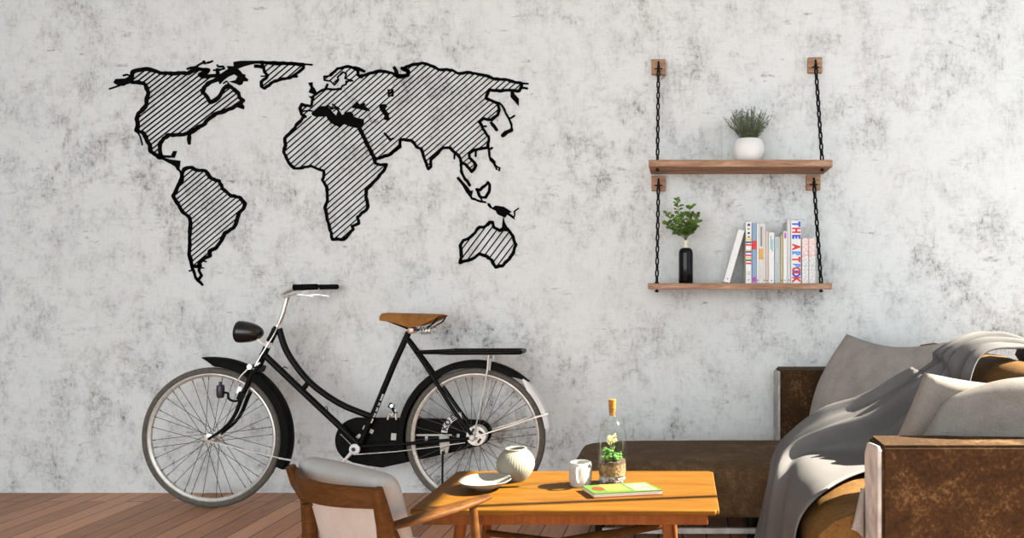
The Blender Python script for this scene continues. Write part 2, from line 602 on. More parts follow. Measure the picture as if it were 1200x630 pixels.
SA = [(213.5, 204), (216, 198.3), (224.3, 196), (229.4, 199), (240.8, 200), (247, 208.4), (257.3, 212), (261, 221), (271.3, 229.4), (281.5, 231.3),
      (287.6, 238.3), (285.3, 244.6), (280.2, 249.7), (277.7, 258.6), (274, 267), (263.7, 272.7), (260, 281), (253.5, 290.5), (246, 294.3),
      (246.5, 299.4), (239.5, 302), (234.5, 307), (234, 312), (225.5, 312), (224.3, 304.5), (221.8, 298), (223, 285.4), (223, 270), (223.7, 261),
      (222.4, 254.8), (214, 247.8), (209, 239), (203.3, 229.4), (209, 218), (211, 214), (213.6, 212)]
GR = [(306.7, 73), (323.3, 73.7), (343.3, 74.3), (356, 76), (355.5, 80), (351, 84), (346, 87.8), (341, 91), (334.5, 92.2), (322, 95), (315.5, 100),
      (310.5, 104), (306.9, 101.5), (306.6, 96), (312, 91.7), (314, 88.3), (310, 84.5), (309.5, 80)]
AF = [(357.9, 135.7), (350, 144.3), (341.4, 154.3), (334.3, 162), (335, 170), (332.9, 178.6), (338.6, 190), (345, 197), (354.3, 197), (364.3, 194.3),
      (372.9, 197.9), (379.3, 200), (379.3, 208.6), (377.9, 210.7), (383.6, 220), (384.3, 234.3), (380.7, 242.9), (383.6, 254.3), (386.4, 265.7),
      (390, 280.3), (402.9, 280.3), (408.6, 275), (414.3, 268.6), (412.9, 265), (420.7, 261.4), (418.8, 254.3), (430, 245.7), (431.4, 241.4),
      (429.3, 231.4), (429.3, 222.9), (438.6, 212.9), (450, 200), (453.3, 192.5), (446, 193), (440, 191.4), (438.6, 187), (430, 170), (421.4, 150),
      (412.9, 148.6), (402.9, 145), (397.9, 149), (388.6, 144.3), (382.9, 136.4), (370, 136.4)]
EU = [(354, 124), (365, 125), (366, 118), (367, 113), (374, 108), (382, 104.3), (399.6, 104.3), (401.5, 100.5), (406, 99), (406, 95.4), (413.5, 94.7),
      (404.6, 92.2), (406, 86.5), (402, 84.6), (395.8, 90.3), (397, 94), (392, 99.8), (388, 95.4), (380.5, 94), (380, 89.7), (387, 89), (395.8, 80.5), (408.5, 78),
      (416, 80.5), (420, 84), (421, 90), (433.8, 86), (442.7, 83.8), (451.6, 83.8), (460.5, 85.6), (466.8, 90.5), (478, 88.7), (478.5, 83.5), (474, 80.5), (480.8, 77),
      (494.7, 73.7), (506, 77.2), (513.8, 81.6), (530, 82.2), (536.4, 86), (551, 85), (572, 89), (579.6, 92.8), (592.3, 93), (611, 98), (611.3, 101),
      (608.8, 106.5), (598.6, 106), (586, 106.8), (573.2, 105.5), (569.4, 115), (583.4, 120.8), (585, 128.4), (583.4, 134.7), (576, 140.5), (567, 139),
      (561.9, 142.7), (565.7, 150.3), (573, 160.5), (572, 173), (555.5, 175.7), (549.8, 179.5), (550.5, 184.6), (558, 193.5), (553, 201),
      (545.4, 192.2), (541, 191), (539, 184.6), (532.7, 178.2), (527.6, 173.2), (519, 173.5), (504.9, 187), (505.3, 195), (502.3, 198), (497.3, 185.8),
      (493.5, 174.4), (488.4, 172.5), (482, 164.3), (469.3, 163.6), (469.3, 171.9), (455.4, 182), (441.4, 185.8), (431, 168), (421.5, 149), (426, 140),
      (414, 136), (404, 133), (398, 128), (391, 131), (383, 125), (373, 126.5), (364, 132), (357, 134), (353.5, 130)]
AU = [(539.3, 307.5), (540.7, 299.8), (539.7, 287), (543, 281.5), (551.4, 277.7), (562, 266), (567, 266.2), (574, 260.2), (577.5, 260.5),
      (579, 266.4), (586, 270.4), (589, 268), (595, 268), (601.2, 277), (604.8, 286.7), (601.2, 297.4), (589.5, 311.4), (581, 312.7),
      (576.4, 304.7), (570.5, 299.8), (562, 297.4), (553.8, 303.3), (545.5, 305.7)]

wm = thing('world_map', 'black hatched metal world map hung high on the plaster wall above the bicycle', 'wall art', W(375, 200))
bm = B(); stroke(bm, NA, 3.9, True); hatch(bm, NA, 38, 4.85, 1.65)
blob(bm, [(136, 92.8), (147.8, 92), (153, 89), (156, 90), (155, 97), (150, 98.4), (144.5, 100.8), (137.8, 99.8), (133.6, 97)])
stroke(bm, [(128.3, 104.4), (133, 103), (139, 101), (144, 99)], 1.3); stroke(bm, [(144.5, 89), (149, 87.7), (153.3, 88.8), (157, 85)], 1.8)
stroke(bm, [(160, 153.6), (164.5, 160), (167, 170)], 1.5, taper=True); stroke(bm, [(222.2, 156), (222.2, 168)], 3.6)
stroke(bm, [(189.3, 182.6), (199.5, 183.5)], 2.8); stroke(bm, [(187.5, 184.5), (193, 186.5), (199, 190)], 3.0); blob(bm, [(200, 184.5), (203.5, 177), (207.8, 177), (205, 185)])
blob(bm, [(193, 184.8), (200.8, 187), (211.8, 188.3), (211, 196), (208.5, 200), (206, 195.5), (198, 190.6)])
stroke(bm, [(208, 192), (209, 197), (213.5, 204.5)], 1.9)
stroke(bm, [(219, 81), (224.5, 79.3), (231, 77.8), (239.5, 71.7), (240, 74.5), (249.5, 71.6)], 1.7)
stroke(bm, [(255, 75.5), (256, 78.3), (262, 77.8), (263, 80.5), (259, 81.7), (251, 82.4)], 1.9); stroke(bm, [(255, 80), (256, 88)], 3.2)
stroke(bm, [(233, 80), (240, 81.5), (245, 81)], 2)
blob(bm, [(277.8, 125.6), (281, 121), (283, 117), (287.3, 117.4), (284.3, 121), (286.8, 125), (286, 128.3), (281.5, 127)])
obj('continent', bm, M['ink'], wm, smooth=False, label='hatched outline of North and Central America')
bm = B()
blob(bm, [(259, 86.7), (267.8, 81), (266.2, 77.6), (274.5, 77.8), (274, 72.8), (279, 72), (284.5, 71.4), (310, 71.4), (310, 74.6), (299, 74.7), (288, 77.2), (279, 80.5),
          (282, 83.3), (284.5, 86.5), (288, 87.5), (287.5, 90), (291.5, 93.3), (290, 95.6), (285.5, 95.2), (284, 99), (280.5, 100), (276.7, 98.3), (269, 95.8), (276.7, 94), (279, 90), (274.5, 87.2), (267.8, 90), (262, 94.5), (257.8, 99), (256, 93)])
stroke(bm, [(262, 98), (266, 95), (269, 99)], 1.2)
obj('island', bm, M['ink'], wm, smooth=False, label='solid black arctic islands')
bm = B(); stroke(bm, SA, 3.5, True); hatch(bm, SA, 40, 4.8, 1.45)
stroke(bm, [(224.5, 305), (226.8, 316), (229.4, 325), (232, 328.4), (236.5, 322.5), (233.5, 317), (235.5, 311)], 2.6, rough=0.9); stroke(bm, [(231, 326), (237.5, 333.5)], 2.6)
stroke(bm, [(222, 317.6), (227, 316)], 1.5); stroke(bm, [(232, 312), (239, 314)], 1.3); stroke(bm, [(236, 305), (242, 306.5)], 1.6)
stroke(bm, [(213.5, 204), (211, 213)], 2.6)
obj('continent', bm, M['ink'], wm, smooth=False, label='hatched outline of South America')
bm = B(); stroke(bm, GR, 2.9, True); hatch(bm, GR, 40, 5.4, 1.5); stroke(bm, [(305, 73), (330, 74.4), (356, 75.4)], 3.3); stroke(bm, [(355, 75.6), (366, 76)], 1.7)
stroke(bm, [(298, 77.8), (307, 78.6)], 3.4); stroke(bm, [(306, 89.6), (313, 89)], 1.3); stroke(bm, [(343, 89.5), (348, 89.5)], 2.8)
obj('island', bm, M['ink'], wm, smooth=False, label='hatched outline of Greenland')
bm = B(); stroke(bm, AF[:AF.index((438.6, 187)) + 1], 3.0); hatch(bm, AF, 41, 5.25, 1.5, phase=1.0)
stroke(bm, [(421, 149), (430, 168), (440, 187)], 4.0)
obj('continent', bm, M['ink'], wm, smooth=False, label='hatched outline of Africa')
bm = B()
i0 = EU.index((421, 90)); i1 = EU.index((441.4, 185.8))
stroke(bm, EU[i0:i1 + 1], 3.0); stroke(bm, EU[1:7], 2.2); stroke(bm, EU[6:i0 + 1], 1.6, rough=0.3); stroke(bm, EU[i0 - 5:i0], 2.6); stroke(bm, EU[i1 - 3:i1 + 1], 2.2)
hatch(bm, EU, 41, 5.0, 1.45)
stroke(bm, [(365, 125), (354, 122.6), (351.8, 127), (353.6, 134), (358, 136.5)], 3.0); stroke(bm, [(354, 130.5), (366, 130)], 1.6)
stroke(bm, [(415, 79.5), (421, 81), (427, 83.6)], 3.4); stroke(bm, [(420, 82), (419.5, 88), (424, 90.5)], 3.0)
stroke(bm, [(461.5, 78.5), (464.5, 83), (466.5, 89.5), (478, 88.5), (479, 83.5), (471.5, 80.2)], 3.6); stroke(bm, [(611, 98), (619, 98.2)], 2); stroke(bm, [(610, 103), (618, 103.8)], 2.2)
stroke(bm, [(450.3, 156), (454, 160), (457.3, 163.8), (461, 162.5)], 2.2)
stroke(bm, [(384, 124), (389, 128), (393, 126), (397, 130)], 1.5); stroke(bm, [(390, 122), (398, 128)], 1.6)
stroke(bm, [(575, 143), (579, 148), (582, 152)], 3.4); stroke(bm, [(565.7, 148), (570, 148)], 1.8); stroke(bm, [(558, 177), (557.5, 183)], 2.2); stroke(bm, [(382, 104), (384, 99)], 2.0)
stroke(bm, [(541, 190), (540.6, 200), (543, 206), (547.5, 212), (550.5, 217)], 2.8)
stroke(bm, [(533, 179), (532.5, 186)], 1.8)
obj('continent', bm, M['ink'], wm, smooth=False, label='hatched outline of Europe and Asia')
for lab, pts in (('solid black Mediterranean', [(365.7, 132), (372.9, 126), (376, 124.6), (382.9, 124.3), (387, 127), (390, 131.4), (394.3, 135.7), (396, 131), (397.9, 130), (401.4, 135), (407, 131.4), (411, 131), (414.3, 133.6), (414.3, 136.5), (420, 138.5), (426.4, 139.6), (426.6, 144), (425, 149), (420, 150.4), (412, 148.8), (402.9, 145.4), (398.5, 149.4), (388.6, 144.6), (384.5, 140), (382.9, 136.6), (370, 136.8), (366, 135)]),
                 ('solid black Black Sea', [(413, 126.5), (417.3, 120), (419, 118.5), (421, 121.8), (424, 123), (427.5, 120.5), (428.5, 122.5), (427, 124), (432.6, 127.5), (434, 130.5), (430, 130), (421, 127.9)]),
                 ('solid black Caspian Sea', [(444.6, 125.5), (447, 122.5), (451.6, 122), (454, 124.5), (451.5, 127.6), (454, 131), (456.6, 133), (455.6, 136), (457.4, 139.5), (454, 141.2), (449.5, 140), (451, 136), (446.5, 130)])):
    bm = B(); blob(bm, pts); obj('inland_sea', bm, M['ink'], wm, smooth=False, label=lab)
bm = B()
stroke(bm, [(455.3, 105.4), (460.8, 105.4), (460.8, 112.4), (455.3, 112.4)], 1.2, True, rough=0.1)
stroke(bm, [(455.5, 109), (460.5, 108.6)], 1.5, rough=0.1); stroke(bm, [(456, 111), (460, 106)], 1.2, rough=0.1)
obj('emblem', bm, M['ink'], wm, smooth=False, label='small dark square mark inside Asia')
isl = [('solid black British Isles', [[(361.5, 97.3), (366.6, 96.4), (366.8, 101), (369, 103.5), (371.2, 107.5), (370, 112), (366, 110), (362, 108.4), (364.5, 103)], [(361.5, 112.6), (366, 113), (369, 111), (368, 117), (364.5, 115.5)]], []),
       ('solid black Kamchatka spur', [[(598.6, 107), (602.4, 107), (603, 110), (608.2, 115.7), (608, 124.5), (603, 119), (598.4, 114)]], []),
       ('thin black Japan islands', [], [([(584.6, 120), (591, 127), (595.2, 136.5), (597, 140), (599.5, 146), (600.5, 152.5)], 2.2), ([(595, 138), (599, 138.6), (603, 135.6)], 1.7), ([(600.5, 152), (594, 154.5), (589.4, 158.8)], 3.8)]),
       ('thin black Philippines', [], [([(572.2, 172), (574.4, 185), (578.4, 190), (582.3, 198.4)], 2.2), ([(574, 175), (577, 173.2)], 2.4), ([(575, 186), (579, 190)], 3.6), ([(581, 194), (585.5, 197), (585, 200)], 1.7)]),
       ('solid black Sumatra and Java', [[(535, 208.6), (537.5, 206.8), (542, 212), (548, 218.5), (551.5, 223.4), (554.5, 223), (553, 229.6), (551, 231), (546.5, 225.5), (542, 217.5)]], [([(551.5, 229), (552.8, 232.8), (560, 234.8), (569, 236.9)], 2.3)]),
       ('black outline of Borneo', [], [([(558.4, 221.8), (563, 222.6), (572.2, 213.4), (574.2, 216), (573.4, 224.5), (568.9, 231.2), (562.5, 230.5), (558.4, 221.8)], 2.7), ([(563, 231), (565, 235)], 1.8)]),
       ('solid black New Guinea', [[(571.5, 237.6), (574.5, 238.5), (577, 243.3), (581, 240.6), (591, 242.2), (600, 248.2), (597, 249.5), (602.6, 253.6), (603.5, 257.6), (599, 254.5), (594.5, 251.5), (592, 255), (583.3, 251.2), (581, 247), (574.5, 243.8), (571.8, 241)]], [([(603, 254), (603, 247.5), (607.8, 244)], 1.5)])]
for lab, bl, st in isl:
    bm = B()
    for p_ in bl:
        blob(bm, p_)
    for p_, w_ in st:
        stroke(bm, p_, w_)
    obj('island', bm, M['ink'], wm, smooth=False, label=lab)
bm = B(); stroke(bm, AU, 3.2, True); hatch(bm, AU, 53, 6.4, 1.6)
blob(bm, [(588, 270.5), (588.8, 262), (590, 253), (591.5, 260), (594.8, 266), (597, 271.5)])
obj('continent', bm, M['ink'], wm, smooth=False, label='hatched outline of Australia')

# ------------------------------------------------------------------ bicycle
BY = 3.80


def b(px, py, dy=0.0):
    p = P(px, py, BY)
    p.y += dy
    return p


K = BY / F
bike = thing('bicycle', 'black roadster bicycle with a tan saddle standing against the plaster wall', 'bicycle', (b(419, 600).x, BY, 0))


def wheel(cx, cy, R_px, label):
    c = b(cx, cy)
    c.z = R_px * K
    R = R_px * K
    bm = B()
    rt = 0.0165
    pts = [(R - rt + rt * math.cos(a), rt * 1.05 * math.sin(a)) for a in [2 * PI * k / 14 for k in range(14)]]
    rings = []
    for k in range(96):
        a = 2 * PI * k / 96
        rings.append([bm.verts.new(c + Vector((r * math.cos(a), y, r * math.sin(a)))) for r, y in pts])
    ring_faces(bm, rings + [rings[0]], cap=False)
    tyre = obj('wheel', bm, M['tyre'], bike, label=label)
    LOC[tyre.name] = LOC[bike.name]
    bm = B()
    ro, ri = R - 0.029, R - 0.045
    prof = [(ro, -0.012), (ro - 0.006, -0.014), (ri, -0.008), (ri - 0.002, 0), (ri, 0.008), (ro - 0.006, 0.014), (ro, 0.012), (ro - 0.004, 0)]
    rings = []
    for k in range(96):
        a = 2 * PI * k / 96
        rings.append([bm.verts.new(c + Vector((r * math.cos(a), y, r * math.sin(a)))) for r, y in prof])
    ring_faces(bm, rings + [rings[0]], cap=False)
    obj('rim', bm, M['alloy'], tyre)
    bm = B()
    lathe(bm, [(0.006, -0.05), (0.006, -0.035), (0.024, -0.033), (0.024, -0.028), (0.013, -0.024), (0.013, 0.024), (0.024, 0.028), (0.024, 0.033), (0.006, 0.035), (0.006, 0.05)], c, 20, 'Y')
    obj('hub', bm, M['chrome'], tyre)
    # spokes, laced tangentially; four kinds share four meshes
    N = 36
    kinds = []
    for side in (-1, 1):
        for lead in (-1, 1):
            sb = B()
            a = lead * math.radians(50)
            p0 = Vector((0.021 * math.cos(a), side * 0.030, 0.021 * math.sin(a)))
            p1 = Vector((ri + 0.002, side * 0.004, 0))
            tube(sb, [p0, p1], 0.0015, 5)
            nip = p1 - (p1 - p0).normalized() * 0.018
            tube(sb, [nip, p1], 0.0026, 5)
            me = bpy.data.meshes.new('spoke')
            sb.to_mesh(me); sb.free()
            me.materials.append(M['steel'])
            kinds.append(me)
    for k in range(N):
        o = bpy.data.objects.new('spoke', kinds[k % 4])
        C.objects.link(o)
        o.parent = tyre
        o.location = c - LOC[bike.name]
        o.rotation_euler = (0, -2 * PI * (k + 0.3 * (k % 3 == 0)) / N, 0)
    return tyre, c, R


w1, FC, FR = wheel(249, 513, 82, 'front wheel with grey tyre and thin dark spokes')
w2, RC, RR = wheel(557.5, 511, 82, 'rear wheel with grey tyre behind the chain case')


def arc_guard(bm, c, a0, a1, ro, ri, w, n=48, tip0=0, tip1=0):
    """a mudguard: U profile swept round the wheel from a0 to a1 degrees; tipN = degrees of taper at that end"""
    rings_o, rings_i = [], []
    for k in range(n + 1):
        deg = a0 + (a1 - a0) * k / n
        a = math.radians(deg)
        f = 1.0
        if tip0:
            f = min(f, abs(deg - a0) / tip0)
        if tip1:
            f = min(f, abs(deg - a1) / tip1)
        f = max(0.03, f)
        rin = ro - (ro - ri) * f
        ww = w * (0.35 + 0.65 * math.sqrt(f))
        rl = ro - 0.010 * f
        prof = [(rin, -ww), (rl, -ww), (ro - 0.003 * f, -ww * 0.7), (ro, 0), (ro - 0.003 * f, ww * 0.7), (rl, ww), (rin, ww)]
        t = 0.0016
        prof_in = [(rin, -ww + t), (rl - t, -ww + t), (ro - 0.003 * f - t, -ww * 0.68), (ro - t, 0), (ro - 0.003 * f - t, ww * 0.68), (rl - t, ww - t), (rin, ww - t)]
        ring = [bm.verts.new(c + Vector((r * math.cos(a), y, r * math.sin(a)))) for r, y in prof + prof_in[::-1]]
        rings_o.append(ring)
    ring_faces(bm, rings_o, cap=True)


bm = B(); arc_guard(bm, FC, 97, -23, 94.5 * K, 83.5 * K, 0.030, 60, tip0=11)
mg = obj('mudguard', bm, M['enamel_matt'], bike, label='black front mudguard')
bm = B(); tube(bm, [b(249, 513, -0.052), b(300, 526, -0.05), b(331, 534, -0.036), b(344, 537, -0.032)], 0.0032, 6)
tube(bm, [b(331, 534.5, -0.034), b(345, 537, -0.033)], 0.0055, 6)
obj('stay', bm, M['chrome'], mg, label='chrome stay of the front mudguard')
bm = B(); arc_guard(bm, RC, 196, 46, 91 * K, 82.5 * K, 0.032, 70, tip1=14)
mg2 = obj('mudguard', bm, M['enamel_matt'], bike, label='black rear mudguard with a white tail')
bm = B(); arc_guard(bm, RC, 55, 8, 90.5 * K, 82.8 * K, 0.031, 36, tip0=12)
obj('tail', bm, M['white_paint'], mg2, label='white painted mudguard tail')
bm = B()
tube(bm, [b(557, 510, -0.052), b(600, 497, -0.046), b(633, 486, -0.036), b(641, 483, -0.034)], 0.0035, 6)
tube(bm, [b(557, 510, 0.052), b(600, 497, 0.046), b(633, 486, 0.036)], 0.0035, 6)
tube(bm, [b(628, 487.5, -0.036), b(644, 483, -0.034)], 0.006, 6)
obj('stay', bm, M['chrome'], mg2, label='chrome stay of the rear mudguard')

# frame
bm = B()
tube(bm, [b(324, 384), b(313, 406), b(303, 429)], 0.0165, 14)
top = catmull([b(327, 385), b(334, 407), b(344.5, 425), b(362, 446.5), b(382.6, 463), b(403, 475), b(424, 483.6), b(436, 488)], 5)
tube(bm, top, 0.0152, 12)
tube(bm, [b(307, 413), b(356, 459.5), b(397, 498), b(421, 521)], 0.0155, 12)
tube(bm, [b(362, 447), b(355, 456)], 0.013, 10)
tube(bm, [b(479, 389), b(461.5, 427), b(435, 491), b(421, 523)], 0.0148, 12)
for s in (-1, 1):
    tube(bm, catmull([b(478, 397, s * 0.010), b(501, 429, s * 0.022), b(535.5, 481.4, s * 0.035), b(556, 508, s * 0.040)], 4), 0.0100, 10)
    tube(bm, [b(421, 522, s * 0.02), b(470, 519, s * 0.030), b(557, 511, s * 0.040)], 0.0085, 10)
lathe(bm, [(0.02, -0.034), (0.02, 0.034)], b(421, 523), 18, 'Y')
lathe(bm, [(0.0185, -0.02), (0.0185, 0.02)], b(324.5, 385.5), 4, 'Y')
for q in ((336, 430, 1), (383.7, 475, -1)):
    c0 = b(q[0] - 3, q[1] + 2, -0.014)
    tube(bm, [c0, c0 + Vector((0.008, 0, 0.014)), c0 + Vector((0.024, 0, 0.004))] if q[2] > 0 else [c0, c0 + Vector((0.016, 0, 0.006)), c0 + Vector((0.02, 0, -0.012)), c0 + Vector((0.006, 0, -0.014))], 0.0028, 6)
fr_o = obj('frame', bm, M['enamel'], bike, label='black frame with a curved top tube')
# pale marks on the seat tube
bm = B()
dirv = (b(435, 491) - b(461.5, 427)).normalized()
for i, (s, ln) in enumerate(((0.0, 0.034), (0.046, 0.015), (0.072, 0.019), (0.102, 0.020), (0.132, 0.022))):
    p0 = b(449.5, 461, -0.0128) + dirv * s
    p1 = p0 + dirv * ln
    wv = Vector((dirv.z, 0, -dirv.x)) * 0.0062
    prism(bm, [p0 - wv, p0 + wv, p1 + wv, p1 - wv], (0, 0.003, 0))
    for t in (0.3, 0.65):
        m_ = p0.lerp(p1, t)
        box(bm, m_ + Vector((0, -0.0008, 0)), (0.0028, 0.002, 0.0045), None, 1)
obj('decal', bm, [M['decal'], M['enamel']], fr_o, smooth=False, label='pale worn lettering on the seat tube')
bm = B()
for (cx, cy) in ((314.5, 402.5),):
    tube(bm, [b(316.5, 400), b(313.6, 406)], 0.0188, 14)
tube(bm, [b(321, 405, -0.02), b(325.5, 406, -0.02)], 0.004, 8)
obj('collar', bm, M['white_paint'], fr_o, label='white band round the head tube')

# fork, lamp, dynamo, steering
bm = B()
for s in (-1, 1):
    tube(bm, catmull([b(301, 431, s * 0.022), b(296, 443, s * 0.026), b(291.5, 455, s * 0.028), b(286, 468, s * 0.028), b(279.5, 484, s * 0.028), b(271, 496, s * 0.028), b(261, 504.5, s * 0.028), b(250, 512.5, s * 0.048)], 4),
         [0.0125 - 0.0062 * min(1, k / 28) for k in range(29)], 10)
box(bm, b(301.5, 431), (0.045, 0.085, 0.035), Matrix.Rotation(math.radians(24), 3, 'Y'))
obj('fork', bm, M['enamel'], bike, bevel=0.006)
bm = B()
c0 = b(293.5, 389, -0.01)
prof = [(0.0, -0.062), (0.030, -0.060), (0.046, -0.057), (0.0505, -0.050), (0.051, -0.036), (0.049, -0.015), (0.044, 0.012), (0.035, 0.037), (0.023, 0.055), (0.011, 0.064), (0.0, 0.066)]
lb = B(); lathe(lb, [(r * 1.07, h) for r, h in prof], (0, 0, 0), 32, 'X')
bmesh.ops.transform(lb, matrix=Matrix.Translation(c0) @ Matrix.Rotation(math.radians(4), 4, 'Y') @ Matrix.Rotation(math.radians(10), 4, 'Z'), verts=lb.verts)
lamp = obj('head_lamp', lb, mat('glossy black lamp enamel', (0.004, 0.004, 0.004), 0.22, 0, 0.2, 12, spec=0.5), bike, label='egg shaped black head lamp')
LOC[lamp.name] = LOC[bike.name]
lb = B(); lathe(lb, [(0.0, -0.068), (0.03, -0.066), (0.043, -0.0605), (0.040, -0.058), (0.0, -0.058)], (0, 0, 0), 28, 'X')
bmesh.ops.transform(lb, matrix=Matrix.Translation(c0) @ Matrix.Rotation(math.radians(4), 4, 'Y') @ Matrix.Rotation(math.radians(10), 4, 'Z'), verts=lb.verts)
obj('lens', lb, M['lens'], lamp)
bm = B(); tube(bm, [b(302, 396, -0.01), b(308, 402, -0.008), b(314, 404, 0)], 0.005, 8)
obj('bracket', bm, M['chrome'], lamp)
bm = B()
tube(bm, [b(325, 386), b(330.5, 371), b(336, 352), b(337.5, 347)], 0.0115, 14)
lathe(bm, [(0.016, -0.012), (0.019, 0), (0.016, 0.012)], b(326, 383), 14, 'Z')
obj('stem', bm, M['chrome'], bike)
hb = catmull([P(371, 336, 3.6), P(362, 336.3, 3.6), P(346, 338.5, 3.61), P(333, 343, 3.66), P(331, 346, 3.74), P(337, 347, 3.8), P(340, 346, 3.86), P(347, 342, 3.93), P(360, 338, 3.98), P(380, 336.3, 4.0), P(394, 336, 4.0)], 5)
bm = B(); tube(bm, hb, 0.0095, 10)
bar = obj('handlebar', bm, M['chrome'], bike, label='thin chrome handlebar swept back to two grips')
LOC[bar.name] = LOC[bike.name]
for lab, a, e, d in (('black grip on the near side', (344.5, 336.6), (372.5, 335.8), 3.6), ('black grip on the far side', (371, 336.2), (396.5, 335.8), 4.0)):
    bm = B()
    p0, p1 = P(*a, d), P(*e, d)
    k = 14
    r0 = 0.0145 if d < 3.8 else 0.0135
    pts = [p0.lerp(p1, i / k) for i in range(k + 1)]
    rr = [r0 * (1.12 if i in (0,) else (0.98 + 0.05 * (i % 2))) for i in range(k + 1)]
    rr[-1] = r0 * 0.7
    tube(bm, pts, rr, 12)
    obj('grip', bm, M['rubber'], bar, label=lab)
for d, ox in ((3.6, 0), (4.0, 26)):
    bm = B()
    tube(bm, catmull([P(338 + ox * 0.6, 346, d + 0.03 if d < 3.8 else d - 0.03), P(346 + ox, 345, d), P(358 + ox * 0.7, 345.5, d), P(367 + ox * 0.7, 347, d)], 4), 0.0035, 6)
    obj('brake_lever', bm, M['chrome'], bar)
bm = B()
tube(bm, [P(338, 347, 3.7), P(334, 365, 3.76), P(321, 392, 3.78), P(306, 416, 3.77), P(297, 432, 3.76)], 0.0032, 6)
obj('brake_rod', bm, M['chrome'], bar)
bm = B()
lathe(bm, [(0.013, -0.02), (0.016, -0.012), (0.016, 0.012), (0.013, 0.02)], b(298.5, 428.5, -0.028), 14, 'Y')
tube(bm, [b(305, 427, -0.03), b(309, 424, -0.03)], 0.006, 8)
tube(bm, [b(297, 431, -0.05), b(290, 438, -0.05), b(283.5, 446, -0.048)], 0.0042, 8)
box(bm, b(285, 456, -0.02), (0.02, 0.03, 0.035), Matrix.Rotation(math.radians(20), 3, 'Y'))
obj('brake_calliper', bm, M['chrome'], bike)
bm = B()
lathe(bm, [(0.003, 0.045), (0.008, 0.043), (0.008, 0.030), (0.017, 0.027), (0.0185, 0.010), (0.018, -0.022), (0.0145, -0.034), (0.004, -0.036)], b(265.5, 456, -0.05), 18, 'Z')
dyn = obj('dynamo', bm, M['bluesteel'], bike, label='small bottle dynamo clamped to the fork')
LOC[dyn.name] = LOC[bike.name]
bm = B(); tube(bm, catmull([b(268, 458, -0.05), b(274, 459, -0.05), b(275, 465, -0.05), b(281, 468, -0.05), b(288, 467, -0.05)], 4), 0.006, 8)
box(bm, b(289, 462, -0.047), (0.026, 0.026, 0.04), Matrix.Rotation(math.radians(22), 3, 'Y'))
obj('bracket', bm, M['enamel'], dyn, bevel=0.003)

# saddle
st = [  # (px, top py, bottom py, half width m)
    (445.5, 369.5, 375, 0.012), (448, 366.8, 375.5, 0.019), (455, 366.2, 376.3, 0.022), (463, 366.4, 377.8, 0.025), (472, 366.6, 380.2, 0.032), (482, 366.8, 383, 0.046),
    (492, 367, 382, 0.066), (501, 367.3, 379.3, 0.084), (509, 367.6, 376, 0.094), (515, 367.9, 373, 0.094), (518.6, 368.8, 371, 0.085)]
bm = B()
rings = []
for px, t, bo, hw in st:
    ct, cb = b(px, t), b(px, bo)
    ring = []
    for k in range(13):
        a = PI * k / 12
        y = -math.cos(a) * hw
        s = math.sin(a) ** 0.55
        ring.append(bm.verts.new(Vector((ct.x, BY + y, cb.z + (ct.z - cb.z) * s))))
    for k in range(1, 12):
        a = PI * (12 - k) / 12
        y = -math.cos(a) * hw * 0.93
        s = math.sin(a) ** 0.55
        ring.append(bm.verts.new(Vector((ct.x, BY + y, cb.z + (ct.z - cb.z) * s * 0.86))))
    rings.append(ring)
ring_faces(bm, rings)
sad = obj('saddle', bm, M['saddle'], bike, label='tan leather saddle', angle=60)
LOC[sad.name] = LOC[bike.name]
bm = B()
for s in (-1, 1):
    tube(bm, catmull([b(449, 374, s * 0.008), b(460, 377.5, s * 0.016), b(472, 382, s * 0.02), b(484, 386, s * 0.022), b(500, 385.5, s * 0.045), b(508, 381, s * 0.06), b(514, 377, s * 0.066), b(517.5, 371.5, s * 0.066)], 4), 0.0036, 7)
obj('rail', bm, M['enamel'], sad)
for s in (-1, 1):
    bm = B()
    c0 = b(503, 386.5, s * 0.05)
    tube(bm, [c0 + Vector((-0.028 + 0.056 * k / 40, 0.016 * math.cos(k * 2 * PI / 10), 0.016 * math.sin(k * 2 * PI / 10))) for k in range(41)], 0.0034, 6)
    obj('spring', bm, M['chrome'], sad)
bm = B(); lathe(bm, [(0.012, -0.03), (0.017, -0.027), (0.017, 0.027), (0.012, 0.03)], b(483.5, 386.8), 14, 'Y')
obj('clamp', bm, mat('pinkish nickel', (0.5, 0.38, 0.34), 0.35, 0.7, 0.1, 40), sad)

# luggage rack
bm = B()
r0, r1 = b(489, 412.3), b(612, 411.5)
for s in (-1, 1):
    tube(bm, [b(489, 412.5, s * 0.022), b(515, 412, s * 0.05), b(530, 411.8, s * 0.062), b(608, 411.5, s * 0.062), b(612, 411.5, s * 0.05)], [0.0085, 0.0085, 0.0115, 0.0115, 0.0115], 10)
tube(bm, [b(612, 411.5, -0.05), b(612.6, 411.5, 0), b(612, 411.5, 0.05)], 0.0115, 10)
for px in (528, 548, 568, 590):
    tube(bm, [b(px, 411.6, -0.06), b(px, 411.6, 0.06)], 0.005, 8)
rack = obj('luggage_rack', bm, M['enamel'], bike)
LOC[rack.name] = LOC[bike.name]
bm = B()
for s in (-1, 1):
    tube(bm, [b(576.5, 413, s * 0.058), b(574.5, 432, s * 0.056), b(569, 463, s * 0.054), b(558.5, 508, s * 0.054)], [0.005, 0.005, 0.0035, 0.003], 8)
bm2 = B()
tube(bm2, [b(576.5, 419, -0.034), b(575, 432.5, -0.034)], 0.0075, 8)
obj('stay', bm, mat('dull pale alloy', (0.55, 0.54, 0.52), 0.4, 0.5, 0.2, 60), rack)
obj('clip', bm2, M['white_paint'], rack, label='white clip over the rear mudguard')

